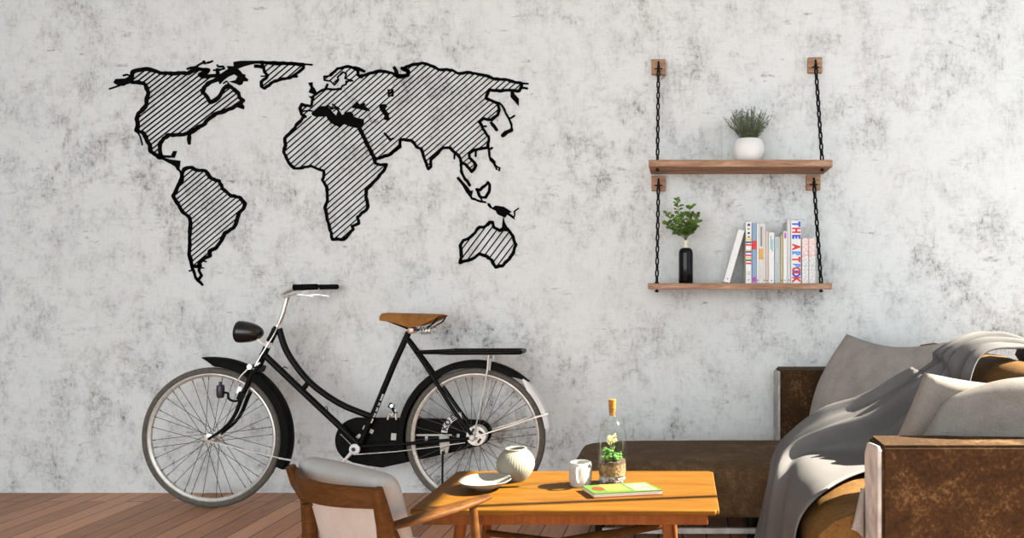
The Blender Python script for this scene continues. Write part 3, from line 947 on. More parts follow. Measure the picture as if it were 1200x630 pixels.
# chain case on the far side, crank, stand
bm = B()
pts = []
cc = (416.5, 517)
for k in range(17):
    a = math.radians(90 + 140 * k / 16)
    pts.append((cc[0] + 26.5 * math.cos(a), cc[1] - 26.5 * math.sin(a)))
pts += [(411, 543), (430, 547), (446, 549), (480, 541.5), (524, 532), (562, 523)]
for k in range(13):
    a = math.radians(-80 + 160 * k / 12)
    pts.append((560 + 14 * math.cos(a), 508 - 14.5 * math.sin(a)))
pts += [(545, 492.5), (486, 491.5), (450, 490.8)]
prism(bm, [b(x, y, 0.022) for x, y in pts], (0, 0.030, 0))
case = obj('chain_case', bm, M['enamel_matt'], bike, bevel=0.005, smooth=True)
LOC[case.name] = LOC[bike.name]


def flatbit(px, py, w, h, rot, y=0.0205, pbm=None):
    q = pbm or B()
    box(q, b(px, py, y), (w * K, 0.003, h * K), Matrix.Rotation(math.radians(rot), 3, 'Y'))
    return q


for bit in ((429.5, 504, 13, 4.6, 27), (416.5, 513.5, 11, 3.8, -40), (459.6, 512.3, 6, 8, 4), (460.5, 523, 4, 1.4, -4), (498, 516, 3.2, 8, 2), (535.5, 513, 3.2, 8, 2), (507, 510.4, 42, 2.0, 0)):
    obj('reflector', flatbit(*bit), M['decal'], case, smooth=False, label='small pale plate on the chain case')
# white arc band with dark letters
bm = B()
ac = (541, 509)
arc = []
for k in range(13):
    a = math.radians(176 - 82 * k / 12)
    arc.append((ac[0] + 25.5 * math.cos(a), ac[1] - 25.5 * math.sin(a)))
for k in range(13):
    a = math.radians(94 + 82 * k / 12)
    arc.append((ac[0] + 18.5 * math.cos(a), ac[1] - 18.5 * math.sin(a)))
prism(bm, [b(x, y, 0.0195) for x, y in arc], (0, 0.003, 0))
band = obj('band', bm, M['white_paint'], case, smooth=False, label='white curved band on the chain case')
LOC[band.name] = LOC[bike.name]
for ch, deg in (('K', 163), ('O', 143), ('E', 123)):
    a = math.radians(deg)
    o_ = b(ac[0] + 22 * math.cos(a), ac[1] - 22 * math.sin(a), 0.0188)
    tb = text_mesh(ch, 0.036, o_, (math.sin(a), 0, -math.cos(a)), (math.cos(a), 0, math.sin(a)), 0.0006, 0.05)
    obj('letter', tb, M['dark'], band, smooth=False, label='dark letter ' + ch)
bm = B()
prism(bm, [b(x, y, -0.004) for x, y in ((515, 511), (526, 511), (527, 521), (524.5, 531), (522, 531), (521, 524), (519.5, 532), (516.5, 532), (515.5, 520))], (0, 0.012, 0))
obj('stand_plate', bm, M['decal'], bike, smooth=False, label='pale bracket of the side stand')
bm = B(); tube(bm, [b(521, 527, -0.03), b(523, 545, -0.06), b(526.5, 575, -0.11), P(531, 607, BY - 0.15)], 0.005, 8)
sfoot = P(531, 600, BY - 0.15)
tube(bm, [Vector((sfoot.x - 0.018, sfoot.y, 0.006)), Vector((sfoot.x + 0.02, sfoot.y, 0.006))], 0.006, 8)
obj('side_stand', bm, M['enamel'], bike)
bm = B()
lathe(bm, [(0.0, -0.052), (0.012, -0.052), (0.026, -0.048), (0.0265, -0.040), (0.012, -0.036), (0.010, -0.02)], b(420, 524), 24, 'Y')
tube(bm, [b(417, 527.5, -0.046), b(411, 534, -0.050), b(402, 545, -0.054)], [0.012, 0.009, 0.0085], 10, 1.0, 0.8)
crank = obj('crank', bm, M['white_paint'], bike, label='pale crank arm pointing down to the left')
LOC[crank.name] = LOC[bike.name]
bm = B(); lathe(bm, [(0.0, -0.0535), (0.010, -0.0535), (0.010, -0.052), (0, -0.052)], b(419.5, 523.8), 16, 'Y')
obj('axle_bolt', bm, M['dark'], crank)
bm = B(); box(bm, b(400, 548, -0.105), (0.075, 0.085, 0.022), Matrix.Rotation(math.radians(8), 3, 'Y'))
obj('pedal', bm, M['rubber'], crank, bevel=0.006)
bm = B(); tube(bm, [b(421, 529, -0.066), b(470, 525.5, -0.066), b(520, 519.5, -0.064), b(549, 515.5, -0.06)], 0.0022, 6)
tube(bm, [b(397, 509, 0.018), b(412, 524, 0.018)], 0.0015, 6)
obj('brake_rod', bm, M['alloy'], bike, label='thin grey brake rod along the chain stay')
bm = B()
lathe(bm, [(0.0, -0.03), (0.048, -0.03), (0.050, -0.022), (0.050, 0.01), (0.0, 0.01)], b(560.5, 508.5, -0.012), 28, 'Y')
drum = obj('brake_drum', bm, M['alloy'], bike, label='pale drum at the rear hub')
LOC[drum.name] = LOC[bike.name]
bm = B()
for k in range(4):
    a = k * PI / 2 + 0.6
    box(bm, b(560.5, 508.5, -0.0425) + Vector((0.029 * math.cos(a), 0, 0.029 * math.sin(a))), (0.026, 0.003, 0.012), Matrix.Rotation(-a + 1.2, 3, 'Y'))
box(bm, b(554, 511, -0.0425), (0.034, 0.004, 0.013))
obj('slot', bm, M['dark'], drum, smooth=False, label='dark openings in the drum')
bm = B(); lathe(bm, [(0.0, -0.074), (0.009, -0.073), (0.0145, -0.066), (0.0145, -0.056), (0.005, -0.055), (0.005, -0.02)], b(557.3, 510), 12, 'Y')
obj('axle_nut', bm, M['white_paint'], drum, label='bright axle nut')
bm = B()
p = b(460, 477)
box(bm, b(459.5, 475, -0.01), (0.026, 0.02, 0.024), Matrix.Rotation(0.5, 3, 'Y')); box(bm, b(463, 481, -0.008), (0.014, 0.018, 0.032), Matrix.Rotation(-0.6, 3, 'Y'))
pump = obj('tyre_pump_clip', bm, M['enamel'], bike, bevel=0.004, label='small black and chrome clamp behind the seat tube')
LOC[pump.name] = LOC[bike.name]
bm = B(); tube(bm, catmull([b(455, 491, -0.008), b(458, 484, -0.01), b(461, 486, -0.01), b(464, 479, -0.012), b(465.5, 491, -0.012)], 4), 0.005, 8)
lathe(bm, [(0.0, -0.008), (0.009, -0.008), (0.009, 0.006), (0, 0.006)], b(461, 474.5, -0.018), 12, 'Y')
obj('lever', bm, M['chrome'], pump)

# ------------------------------------------------------------------ hanging shelves
def chain(bm, p0, p1, pitch=0.0315, L=0.042, Wd=0.0225, r=0.0046):
    d = p1 - p0
    n = max(2, round(d.length / pitch))
    t = d.normalized()
    side = Vector((1, 0, 0))
    side = (side - t * side.dot(t)).normalized()
    fw = t.cross(side)
    for i in range(n):
        c = p0 + d * ((i + 0.5) / n)
        u = side if i % 2 else fw
        u = (u + (fw if i % 2 else side) * 0.45).normalized()
        h, w = L / 2 - Wd / 2, Wd / 2 - r
        pts = []
        for k in range(7):
            a = -PI / 2 + PI * k / 6
            pts.append(c + t * (h + w * math.cos(a)) + u * (w * math.sin(a)))
        for k in range(7):
            a = PI / 2 + PI * k / 6
            pts.append(c + t * (-h + w * math.cos(a)) + u * (w * math.sin(a)))
        tube(bm, pts, r, 6, closed=True, up=t.cross(u))


def hanging_shelf(label, x0, x1, z_top, th, blocks, ends):
    yf, yb = 3.822, WALL - 0.001
    sh = thing('hanging_shelf', label, 'shelf', ((x0 + x1) / 2, (yf + yb) / 2, z_top), 'hanging plank shelves')
    bm = B()
    bx(bm, x0, x1, yf, yb, z_top - th, z_top)
    bmesh.ops.subdivide_edges(bm, edges=[e for e in bm.edges if abs(e.verts[0].co.x - e.verts[1].co.x) > 0.5], cuts=24)
    for v in bm.verts:
        if v.co.y < yf + 0.01:
            v.co.z += 0.0012 * noise.noise(Vector((v.co.x * 14, v.co.z * 30, 3)))
            v.co.y += 0.0025 * noise.noise(Vector((v.co.x * 9, v.co.z * 20, 8)))
    obj('plank', bm, M['shelf'], sh, smooth=False, bevel=0.0025)
    for (cx, cy), (ex, ey) in zip(blocks, ends):
        c = P(cx, cy, WALL - 0.03)
        bm = B(); box(bm, (c.x, WALL - 0.0155, c.z), (0.074, 0.029, 0.080))
        blk = obj('wall_block', bm, M['shelf'], sh, smooth=False, bevel=0.002)
        LOC[blk.name] = LOC[sh.name]
        bm = B()
        hk = Vector((c.x, WALL - 0.03, c.z + 0.018))
        tube(bm, [hk + Vector((0, 0.01, 0)), hk + Vector((0, -0.012, 0.002)), hk + Vector((0, -0.018, -0.012)), hk + Vector((0, -0.012, -0.024)), hk + Vector((0, 0.004, -0.028))], 0.005, 8)
        tube(bm, [hk + Vector((-0.02, 0.0, -0.030)), hk + Vector((0.02, 0.0, -0.030))], 0.0035, 6)
        obj('hook', bm, M['iron'], blk)
        e = P(ex, ey, 3.872)
        e.z = z_top
        bm = B(); chain(bm, hk + Vector((0, -0.012, -0.016)), e + Vector((0, 0, 0.004)))
        ch = obj('chain', bm, M['iron'], sh)
        LOC[ch.name] = LOC[sh.name]
        bm = B()
        lathe(bm, [(0.011, 0.0), (0.011, 0.006), (0.005, 0.008), (0.005, -th - 0.006), (0.011, -th - 0.006), (0.009, -th - 0.014), (0.003, -th - 0.016)], e, 12)
        obj('bolt', bm, M['iron'], ch)
    return sh


hanging_shelf('upper chain hung plank shelf carrying the white pot', -0.170, 0.749, 1.728, 0.035, ((771.7, 78), (955.3, 75.8)), ((770.5, 187), (963.4, 187)))
hanging_shelf('lower chain hung plank shelf carrying the books', -0.174, 0.746, 1.112, 0.030, ((771.7, 214.5), (953.3, 213.5)), ((769.7, 333), (962.2, 333)))
ZU, ZL = 1.728, 1.112

# round white pot with a bushy plant
c = P(877.3, 187, 3.93); c.z = ZU
pot = thing('potted_plant', 'round white pot with a bushy grey green plant on the upper shelf', 'potted plant', c)
bm = B()
R = 19 * 3.93 / F
H = 27.5 * 3.93 / F
prof = [(0, 0), (R * 0.55, 0.0), (R * 0.72, 0.006), (R * 0.9, H * 0.2), (R, H * 0.48), (R * 0.96, H * 0.72), (R * 0.84, H * 0.93), (R * 0.76, H), (R * 0.71, H - 0.002), (R * 0.70, H - 0.012), (0, H - 0.012)]
lathe(bm, prof, c, 40); obj('pot', bm, M['white_pot'], pot)
bm = B(); lathe(bm, [(0, H - 0.012), (R * 0.69, H - 0.012), (R * 0.5, H - 0.004), (0, H - 0.002)], c, 24); obj('soil', bm, M['soil'], pot)
bm = B(); bs = B()
rnd = random.Random(3)
for i in range(150):
    a = rnd.uniform(0, 2 * PI)
    lean = rnd.uniform(0, 0.95)
    ln = rnd.uniform(0.10, 0.185) * (1 - 0.15 * lean)
    base = c + Vector((R * 0.5 * rnd.random() * math.cos(a), R * 0.5 * rnd.random() * math.sin(a), H - 0.006))
    dv = Vector((math.cos(a) * lean, math.sin(a) * lean, 1.0)).normalized()
    tip = base + dv * ln + Vector((0, 0, -0.015 * lean))
    mid = base.lerp(tip, 0.5) + Vector((0, 0, 0.008 * lean))
    tube(bs, [base, mid, tip], 0.0011, 4)
    for j in range(13):
        t = 0.18 + 0.82 * j / 12
        p0 = base.lerp(mid, t * 2) if t < 0.5 else mid.lerp(tip, t * 2 - 1)
        dr = (dv + Vector((rnd.uniform(-1, 1), rnd.uniform(-1, 1), rnd.uniform(-0.5, 0.8)))).normalized()
        l_ = rnd.uniform(0.010, 0.019)
        sd = dr.cross(Vector((rnd.uniform(-1, 1), rnd.uniform(-1, 1), rnd.uniform(-1, 1)))).normalized() * 0.0024
        q = [bm.verts.new(p0), bm.verts.new(p0 + dr * l_ * 0.5 + sd), bm.verts.new(p0 + dr * l_), bm.verts.new(p0 + dr * l_ * 0.5 - sd)]
        bm.faces.new(q)
obj('stems', bs, M['stem'], pot, smooth=False)
fo = obj('foliage', bm, M['needle'], pot, smooth=False)

# clear glass vase on the upper shelf
c = P(833, 187, 3.95); c.z = ZU
bm = B()
R = 14.5 * 3.95 / F; H = 46 * 3.95 / F
lathe(bm, [(0, 0.004), (R * 0.94, 0.004), (R * 0.94, H), (R, H), (R, 0.0), (0, 0)], c, 40)
tag(obj('glass_vase', bm, M['glass_faint'], loc=c), 'clear empty glass cylinder vase on the upper shelf left of the white pot', 'vase')

# black bottle with a leafy sprig
c = P(803.7, 332, 3.90); c.z = ZL
bot = thing('bottle_vase', 'black bottle vase with a cream neck on the left end of the lower shelf', 'vase', c)
s_ = 3.90 / F
R = 8.4 * s_
bm = B(); lathe(bm, [(0, 0), (R * 0.95, 0), (R, 0.004), (R, 35 * s_), (R * 0.93, 38.5 * s_), (R * 0.78, 40.5 * s_), (R * 0.5, 41.5 * s_), (0.0, 41.8 * s_)], c, 32); obj('body', bm, M['black_glass'], bot)
bm = B(); lathe(bm, [(R * 0.46, 41 * s_), (R * 0.44, 47 * s_), (R * 0.5, 48.5 * s_), (R * 0.5, 50 * s_), (R * 0.38, 50 * s_), (R * 0.36, 41 * s_)], c, 24); obj('neck', bm, M['neck'], bot)
top = c + Vector((0, 0, 49 * s_))
spr = thing('leafy_sprig', 'sprig of small round green leaves standing in the black bottle', 'plant', top)
bs = B(); bm = B()


def leaf(bm, p, dr, ln, wd, nrm):
    dr = dr.normalized()
    sd = dr.cross(nrm).normalized()
    up = sd.cross(dr)
    rows = []
    for t, w_, dz in ((0, 0.12, 0), (0.3, 0.6, 0.04), (0.6, 1.0, 0.05), (0.85, 0.8, 0.0), (1.0, 0.15, -0.06)):
        q = p + dr * (ln * t) + up * (ln * dz)
        rows.append([bm.verts.new(q - sd * wd * w_ * 0.5 + up * wd * 0.12 * w_), bm.verts.new(q), bm.verts.new(q + sd * wd * w_ * 0.5 + up * wd * 0.12 * w_)])
    ring_faces(bm, rows, close=False, cap=False)


rnd = random.Random(11)
for (tx, ty, dy) in ((793, 236, 0.0), (809, 243, -0.02), (783, 252, 0.02), (816, 252, 0.02), (801, 252, 0.04), (787, 268, -0.03), (812, 266, -0.03), (804, 262, -0.04), (795, 258, -0.02), (781, 262, 0.0), (817, 261, -0.01), (808, 252, 0.03)):
    tip = P(tx, ty, 3.90 + dy)
    mid = top.lerp(tip, 0.5) + Vector(((tx - 803.7) * s_ * 0.12, 0, 0.012))
    path = catmull([top + Vector((0, 0, -0.12)), top, mid, tip], 5)
    tube(bs, path, 0.0014, 5)
    for j in range(7, len(path)):
        p_ = path[j]
        dv = (path[j] - path[j - 1]).normalized()
        for s in (-1, 1):
            if rnd.random() < 0.78 or j == len(path) - 1:
                out = Vector((s * rnd.uniform(0.4, 1), rnd.uniform(-0.8, 0.6), rnd.uniform(-0.3, 0.6)))
                leaf(bm, p_, out + dv * 0.5, rnd.uniform(0.023, 0.036), rnd.uniform(0.017, 0.025), Vector((rnd.uniform(-0.4, 0.4), -0.6, 0.7)).normalized())
obj('stems', bs, M['stem'], spr)
obj('leaves', bm, M['leaf'], spr)

# books on the lower shelf
BD = 3.862
bs_ = BD / F


def book(px0, px1, py_top, cover, label, spine=None, depth=0.17, tilt=None, marks=(), yf=BD, pages=True):
    """one book standing on the shelf; spine faces the room"""
    x0, x1 = (px0 - CX) * yf / F, (px1 - CX) * yf / F
    z1 = HC - (py_top - CY) * yf / F
    ob = thing('book', label, 'book', ((x0 + x1) / 2, yf + depth / 2, ZL), 'books on the lower shelf')
    h = z1 - ZL
    ct = 0.0018
    bm = B()
    bx(bm, x0, x1, yf, yf + 0.003, ZL, z1)
    bx(bm, x0, x0 + ct, yf, yf + depth, ZL, z1)
    bx(bm, x1 - ct, x1, yf, yf + depth, ZL, z1)
    obs = [obj('cover', bm, cover, ob, smooth=False, bevel=0.0008)]
    if pages and x1 - x0 > 0.006:
        bm = B(); bx(bm, x0 + ct, x1 - ct, yf + 0.003, yf + depth - 0.004, ZL + 0.003, z1 - 0.003)
        obs.append(obj('pages', bm, M['pages'], ob, smooth=False))
    for (nm, fx0, fx1, fz0, fz1, m, lab) in marks:
        bm = B()
        w = x1 - x0
        if nm == 'dot':
            r_ = 0.0032
            cxx, czz = x0 + w * fx0, ZL + h * fz0
            prism(bm, [Vector((cxx + r_ * math.cos(k * PI / 5), yf - 0.0006, czz + r_ * math.sin(k * PI / 5))) for k in range(10)], (0, 0.001, 0))
            nm = 'mark'
        else:
            bx(bm, x0 + w * fx0, x0 + w * fx1, yf - 0.0006, yf + 0.0005, ZL + h * fz0, ZL + h * fz1)
        obs.append(obj(nm, bm, m, obs[0], smooth=False, label=lab))
        LOC[obs[-1].name] = LOC[ob.name]
    LOC[obs[0].name] = LOC[ob.name]
    if tilt:
        ob.location = Vector(tilt[:3])
        ob.rotation_euler = (0, tilt[3], 0)
    return ob, obs[0], x0, x1, h


white = flat('white book cloth', (0.74, 0.74, 0.75))
cream = flat('warm white book cloth', (0.66, 0.63, 0.60))
grey_w = flat('grey white book cloth', (0.58, 0.57, 0.58))
blue = flat('pale blue book cloth', (0.22, 0.34, 0.50))
c_red = flat('red print', (0.62, 0.02, 0.03)); c_blue = flat('blue print', (0.02, 0.06, 0.55)); c_lblue = flat('light blue print', (0.06, 0.27, 0.72))
c_yel = flat('yellow print', (0.75, 0.55, 0.08)); c_navy = flat('navy print', (0.03, 0.03, 0.12)); c_org = flat('amber print', (0.62, 0.36, 0.10))
c_teal = flat('teal print', (0.10, 0.42, 0.48)); c_pur = flat('purple print', (0.40, 0.05, 0.42)); c_gry = flat('grey print', (0.22, 0.22, 0.24))
c_ygr = flat('pale green print', (0.50, 0.62, 0.42)); c_green = flat('dark green print', (0.05, 0.22, 0.10))
DOT = ('dot', 0.5, 0, 0.055, 0, M['dark'], 'small black mark at the spine foot')
# leaning book: built upright at its foot, then tilted
ob, cv, x0, x1, h = book(847, 854.5, 268, white, 'white book leaning to the right at the left end of the row', marks=[('dot', 0.5, 0, 0.07, 0, M['dark'], 'small black mark at the spine foot')])
cw = x1 - x0
for ch in ob.children_recursive:
    ch.data.transform(Matrix.Translation((-cw / 2, 0, 0)))       # pivot on the right foot edge
ob.location = ((855 - CX) * BD / F, BD + 0.085, ZL + 0.0002)
ob.rotation_euler = (0, math.radians(16.0), 0)
spine = [('letter', .3, .75, .93, .965, M['dark'], 'small black letter'), ('letter', .3, .7, .87, .895, c_gry, 'small grey letter'), ('letter', .3, .72, .80, .83, M['dark'], 'small black letter'), ('letter', .3, .75, .735, .765, c_gry, 'small grey letter')]
strp = [(.70, c_yel), (.655, c_navy), (.61, c_red), (.52, c_yel), (.495, c_blue), (.44, c_red), (.40, c_yel), (.36, c_navy), (.31, c_red)]
spine += [('stripe', .0, .97, z, z + .026, m, None) for z, m in strp]
spine += [('label_block', .25, .85, .13, .2, grey_w, 'pale block'), DOT]
book(874, 880.7, 259.6, white, 'white book with colourful stripes across its spine', marks=spine)
book(881.3, 886.6, 260.8, blue, 'pale blue book with a red block on its spine', marks=[('label_block', 0, 1, .56, .70, c_red, 'red block'), ('stripe', .1, .9, .02, .10, c_pur, None)])
book(886.9, 889.0, 262, white, 'thin white book right of the pale blue book', marks=[('dot', .5, 0, .05, 0, M['dark'], None)])
book(889.2, 894.5, 262, cream, 'white book with black lettering over an amber block', marks=[('lettering', .35, .75, .62, .95, c_gry, 'dark vertical lettering'), ('stripe', .0, .2, .62, .9, c_ygr, None), ('label_block', .0, 1, .40, .58, c_org, 'amber block'), ('lettering', .3, .7, .08, .3, grey_w, None)])
book(894.7, 896.6, 261.5, white, 'thin tall white book right of the amber block book', marks=[('dot', .5, 0, .05, 0, M['dark'], None)])
book(896.9, 900.7, 270.5, flat('pinkish beige cloth', (0.55, 0.46, 0.42)), 'slim pinkish beige book left of the teal lettered book', marks=[('dot', .5, 0, .05, 0, M['dark'], None)])
book(901, 907.2, 272, white, 'white book with small teal lettering at its top', marks=[('lettering', .30, .50, .66, .93, c_teal, 'teal vertical lettering'), ('lettering', .58, .75, .62, .86, c_teal, 'teal vertical lettering'), DOT])
book(907.6, 914.3, 277, flat('grey blue book cloth', (0.40, 0.46, 0.50)), 'grey blue book, lowest in the middle of the row', marks=[('lettering', .4, .6, .45, .75, grey_w, 'pale lettering')])
book(914.7, 917.6, 275, flat('olive ochre cloth', (0.48, 0.40, 0.20)), 'thin olive book right of the grey blue book', marks=[('dot', .5, 0, .06, 0, M['dark'], None)])
book(918.1, 922.2, 270.7, white, 'white book with a purple mark at its top', marks=[('lettering', .25, .75, .86, .97, c_pur, 'purple mark'), DOT])
book(922.4, 926.5, 258.6, grey_w, 'tall grey white book against the thick letter book', marks=[('dot', .5, 0, .05, 0, M['dark'], None)])
ob, cv, x0, x1, h = book(927, 938.6, 258.4, white, 'thick white book with large red and blue letters down its spine')
xc = (x0 + x1) / 2 - 0.0005
zt = ZL + h
for ch, f, m in (('T', .055, c_blue), ('H', .155, c_red), ('E', .255, c_blue), ('A', .42, c_red), ('R', .525, c_lblue), ('T', .62, c_red), ('B', .72, c_lblue), ('O', .795, c_red), ('O', .845, c_blue), ('K', .935, c_red)):
    tb = text_mesh(ch, 0.046, (xc, BD - 0.0006 - (0.0004 if m is c_red else 0), zt - h * f), (0, 0, -1), (1, 0, 0), 0.0006, 0.055)
    bmesh.ops.scale(tb, vec=(1.15, 1, 0.86), verts=tb.verts, space=Matrix.Translation((-xc, -BD, -(zt - h * f))))
    obj('letter', tb, m, cv, smooth=False, label='printed letter ' + ch)


def pattern_mat():
    m, nt, bb = new_mat('red grey floral print')
    v = coords(nt)
    vo = nd(nt, 'ShaderNodeTexVoronoi', Scale=58)
    vo.feature = 'DISTANCE_TO_EDGE'
    nt.links.new(v, vo.inputs['Vector'])
    sp = nt.nodes.new('ShaderNodeSeparateXYZ'); nt.links.new(v, sp.inputs[0])
    line = ramp(nt, vo.outputs[0], [(0.05, 0.8), (0.12, 0.0)])
    hue = ramp(nt, sp.outputs['Z'], [(0.115, (0.45, 0.46, 0.5)), (0.145, (0.80, 0.33, 0.32))])
    mx = nd(nt, 'ShaderNodeMix', data_type='RGBA')
    nt.links.new(line, mx.inputs[0]); mx.inputs[6].default_value = (0.70, 0.69, 0.69, 1); nt.links.new(hue, mx.inputs[7])
    nt.links.new(mx.outputs[2], bb.inputs['Base Color'])
    return m


pm_ = pattern_mat()
book(939.8, 947.6, 279, pm_, 'short white patterned book beside the thick letter book')
book(948.1, 955.6, 279, pm_, 'short white patterned book at the right end of the row')

# ------------------------------------------------------------------ corner sofa
sofa = thing('corner_sofa', 'rust brown leather corner sofa with pale end boards against the plaster wall', 'sofa', (0.95, 3.1, 0))
SX = 0.535
# far arm and near arm
for lab, y0, y1, z0 in (('far arm panel', 3.845, 4.045, 0.03), ('near arm panel', 2.12, 2.275, 0.03)):
    zt_ = 0.674 if y0 > 3 else 0.650
    bm = B(); bx(bm, (0.492 if y0 > 3 else 0.553), 1.62, y0, y1, z0, zt_)
    bmesh.ops.bevel(bm, geom=bm.edges[:], offset=0.008, segments=2, affect='EDGES')
    a_ = obj('arm', bm, M['leather'], sofa, label='rust brown ' + lab)
    LOC[a_.name] = LOC[sofa.name]
    bm = B()
    xe = 0.492 if y0 > 3 else 0.553
    yy1 = y1
    prism(bm, [Vector((xe - 0.013, y, z)) for y, z in ((y0 - 0.001, 0.0), (yy1, 0.0), (yy1, zt_ - 0.05), (y1 - 0.03, zt_ - 0.014), (y0 + 0.02, zt_ - 0.004), (y0 - 0.001, zt_ - 0.012))], (0.012, 0, 0))
    obj('end_board', bm, M['endboard'], a_, smooth=True, bevel=0.004, label='chalky white end board')
bm = B()
# seat cushion: rounded front, running between the arms
prof = [(1.15, 0.14), (1.15, 0.425), (0.80, 0.425), (0.60, 0.423), (0.52, 0.415), (0.455, 0.395), (0.408, 0.355), (0.385, 0.30), (0.380, 0.24), (0.390, 0.18), (0.415, 0.14)]
rings = []
NY = 28
for k in range(NY + 1):
    y = 2.28 + (3.205 - 2.28) * k / NY
    e = 0.0
    rings.append([bm.verts.new(Vector((x + 0.004 * noise.noise(Vector((y * 6, z * 9, 1))), y, z + 0.004 * noise.noise(Vector((x * 8, y * 7, 4)))))) for x, z in prof])
ring_faces(bm, rings)
obj('seat_cushion', bm, M['leather_seat'], sofa, label='golden tan leather seat with a rounded front')
bm = B(); bx(bm, 0.45, 1.6, 2.28, 3.20, 0.03, 0.135)
obj('base', bm, M['leather_dark'], sofa, bevel=0.006)
# back with rounded top
bm = B()
prof = [(1.16, 0.14), (1.15, 0.50), (1.14, 0.70), (1.155, 0.765), (1.195, 0.80), (1.26, 0.812), (1.34, 0.80), (1.40, 0.765), (1.42, 0.70), (1.42, 0.14)]
rings = []
for k in range(NY + 1):
    y = 2.285 + (3.835 - 2.285) * k / NY
    rings.append([bm.verts.new(Vector((x + 0.006 * noise.noise(Vector((y * 5, z * 6, 2))), y, z + 0.008 * noise.noise(Vector((x * 7, y * 6, 5)))))) for x, z in prof])
ring_faces(bm, rings)
obj('back', bm, M['leather_seat'], sofa, label='golden tan leather back with a rolled top')
# chaise on the left
bm = B()
x0, x1, y0, y1, z0, z1 = -0.490, 1.13, 3.222, 3.838, 0.100, 0.341
bx(bm, x0, x1, y0, y1, z0, z1)
bmesh.ops.subdivide_edges(bm, edges=bm.edges[:], cuts=7, use_grid_fill=True)
ctr = Vector(((x0 + x1) / 2, (y0 + y1) / 2, (z0 + z1) / 2))
hx, hy, hz = (x1 - x0) / 2, (y1 - y0) / 2, (z1 - z0) / 2
rr = 0.05
for v in bm.verts:
    d = v.co - ctr
    q = Vector((max(-hx + rr, min(hx - rr, d.x)), max(-hy + rr, min(hy - rr, d.y)), max(-hz + rr, min(hz - rr, d.z))))
    o_ = d - q
    if o_.length > 1e-6:
        v.co = ctr + q + o_.normalized() * rr
    v.co += Vector((0.004 * noise.noise(v.co * 6), 0, 0.004 * noise.noise(v.co * 7 + Vector((3, 1, 5)))))
obj('chaise', bm, M['leather_dark'], sofa, label='low dark brown chaise in front of the wall', sub=1)
bm = B(); bx(bm, -0.34, 0.40, 3.235, 3.25, 0.050, 0.072)
obj('rail', bm, M['endboard'], sofa, smooth=False, label='pale rail under the chaise')
for x in (-0.36, 0.30):
    for y in (3.33, 3.72):
        bm = B(); tube(bm, [Vector((x, y, 0.0)), Vector((x, y, 0.102))], [0.018, 0.024], 12)
        obj('leg', bm, M['iron'], sofa)


# ------------------------------------------------------------------ cushions and throw
def pillow(name, quad, th, m, label, cat='cushion', group=None, n=26, seed=0, pinch=0.10, power=0.5, sag=0.0, wr=0.008, pinch_v=None):
    pv = pinch if pinch_v is None else pinch_v
    """soft cushion over the corner points BL, BR, TR, TL"""
    bl, br, tr, tl = [Vector(p) for p in quad]
    nrm = (br - bl).cross(tl - bl).normalized()
    bm = B()
    ctr = (bl + br + tr + tl) / 4
    sheets = []
    for side in (1, -1):
        g = []
        for j in range(n + 1):
            row = []
            for i in range(n + 1):
                u, v = i / n, j / n
                # edges bow inwards between the corners
                uu = u + pinch * (u - 0.5) * -1 * math.sin(PI * v) * 0.9 * abs(2 * u - 1)
                vv = v + pv * (v - 0.5) * -1 * math.sin(PI * u) * 0.9 * abs(2 * v - 1)
                p = bl * (1 - uu) * (1 - vv) + br * uu * (1 - vv) + tr * uu * vv + tl * (1 - uu) * vv
                f = (max(0, 1 - (2 * u - 1) ** 2) * max(0, 1 - (2 * v - 1) ** 2)) ** power
                w_ = wr * noise.noise(Vector((u * 3.3 + seed, v * 3.3, side))) + wr * 0.5 * noise.noise(Vector((u * 9 + seed, v * 6, side + 5)))
                p = p + nrm * side * (th / 2 * f + w_ * f)
                p.z -= sag * math.sin(PI * u) * v
                row.append(p)
            g.append(row)
        sheets.append(g)
    V = []
    for s, g in enumerate(sheets):
        vs = []
        for j in range(n + 1):
            r_ = []
            for i in range(n + 1):
                if s == 1 and (i in (0, n) or j in (0, n)):
                    r_.append(V[0][j][i])
                else:
                    r_.append(bm.verts.new(g[j][i]))
            vs.append(r_)
        V.append(vs)
    for s in (0, 1):
        for j in range(n):
            for i in range(n):
                q = (V[s][j][i], V[s][j][i + 1], V[s][j + 1][i + 1], V[s][j + 1][i])
                bm.faces.new(q if s == 0 else q[::-1])
    o = obj(name, bm, m, loc=ctr, angle=80)
    return tag(o, label, cat, group)


pillow('cushion', [(0.592, 3.70, 0.350), (1.00, 3.28, 0.355), (1.155, 3.36, 0.850), (0.822, 3.84, 0.858)], 0.19, M['cushion'], 'large grey linen cushion leaning in the far corner of the sofa', group='sofa cushions', seed=2, sag=0.03, pinch=-0.2, pinch_v=0.05, power=0.42)
pillow('cushion', [(0.62, 2.50, 0.44), (1.10, 2.47, 0.44), (1.24, 2.39, 0.80), (0.765, 2.42, 0.820)], 0.13, M['cushion_pale'], 'pale beige cushion standing behind the front grey cushion', group='sofa cushions', seed=5, sag=0.02, pinch=0.03, power=0.28)
pillow('cushion', [(0.615, 2.375, 0.44), (1.17, 2.35, 0.44), (1.25, 2.255, 0.79), (0.780, 2.275, 0.757)], 0.125, M['cushion_near'], 'grey linen cushion leaning right behind the near sofa arm', group='sofa cushions', seed=9, sag=-0.055, pinch=0.03, power=0.4)

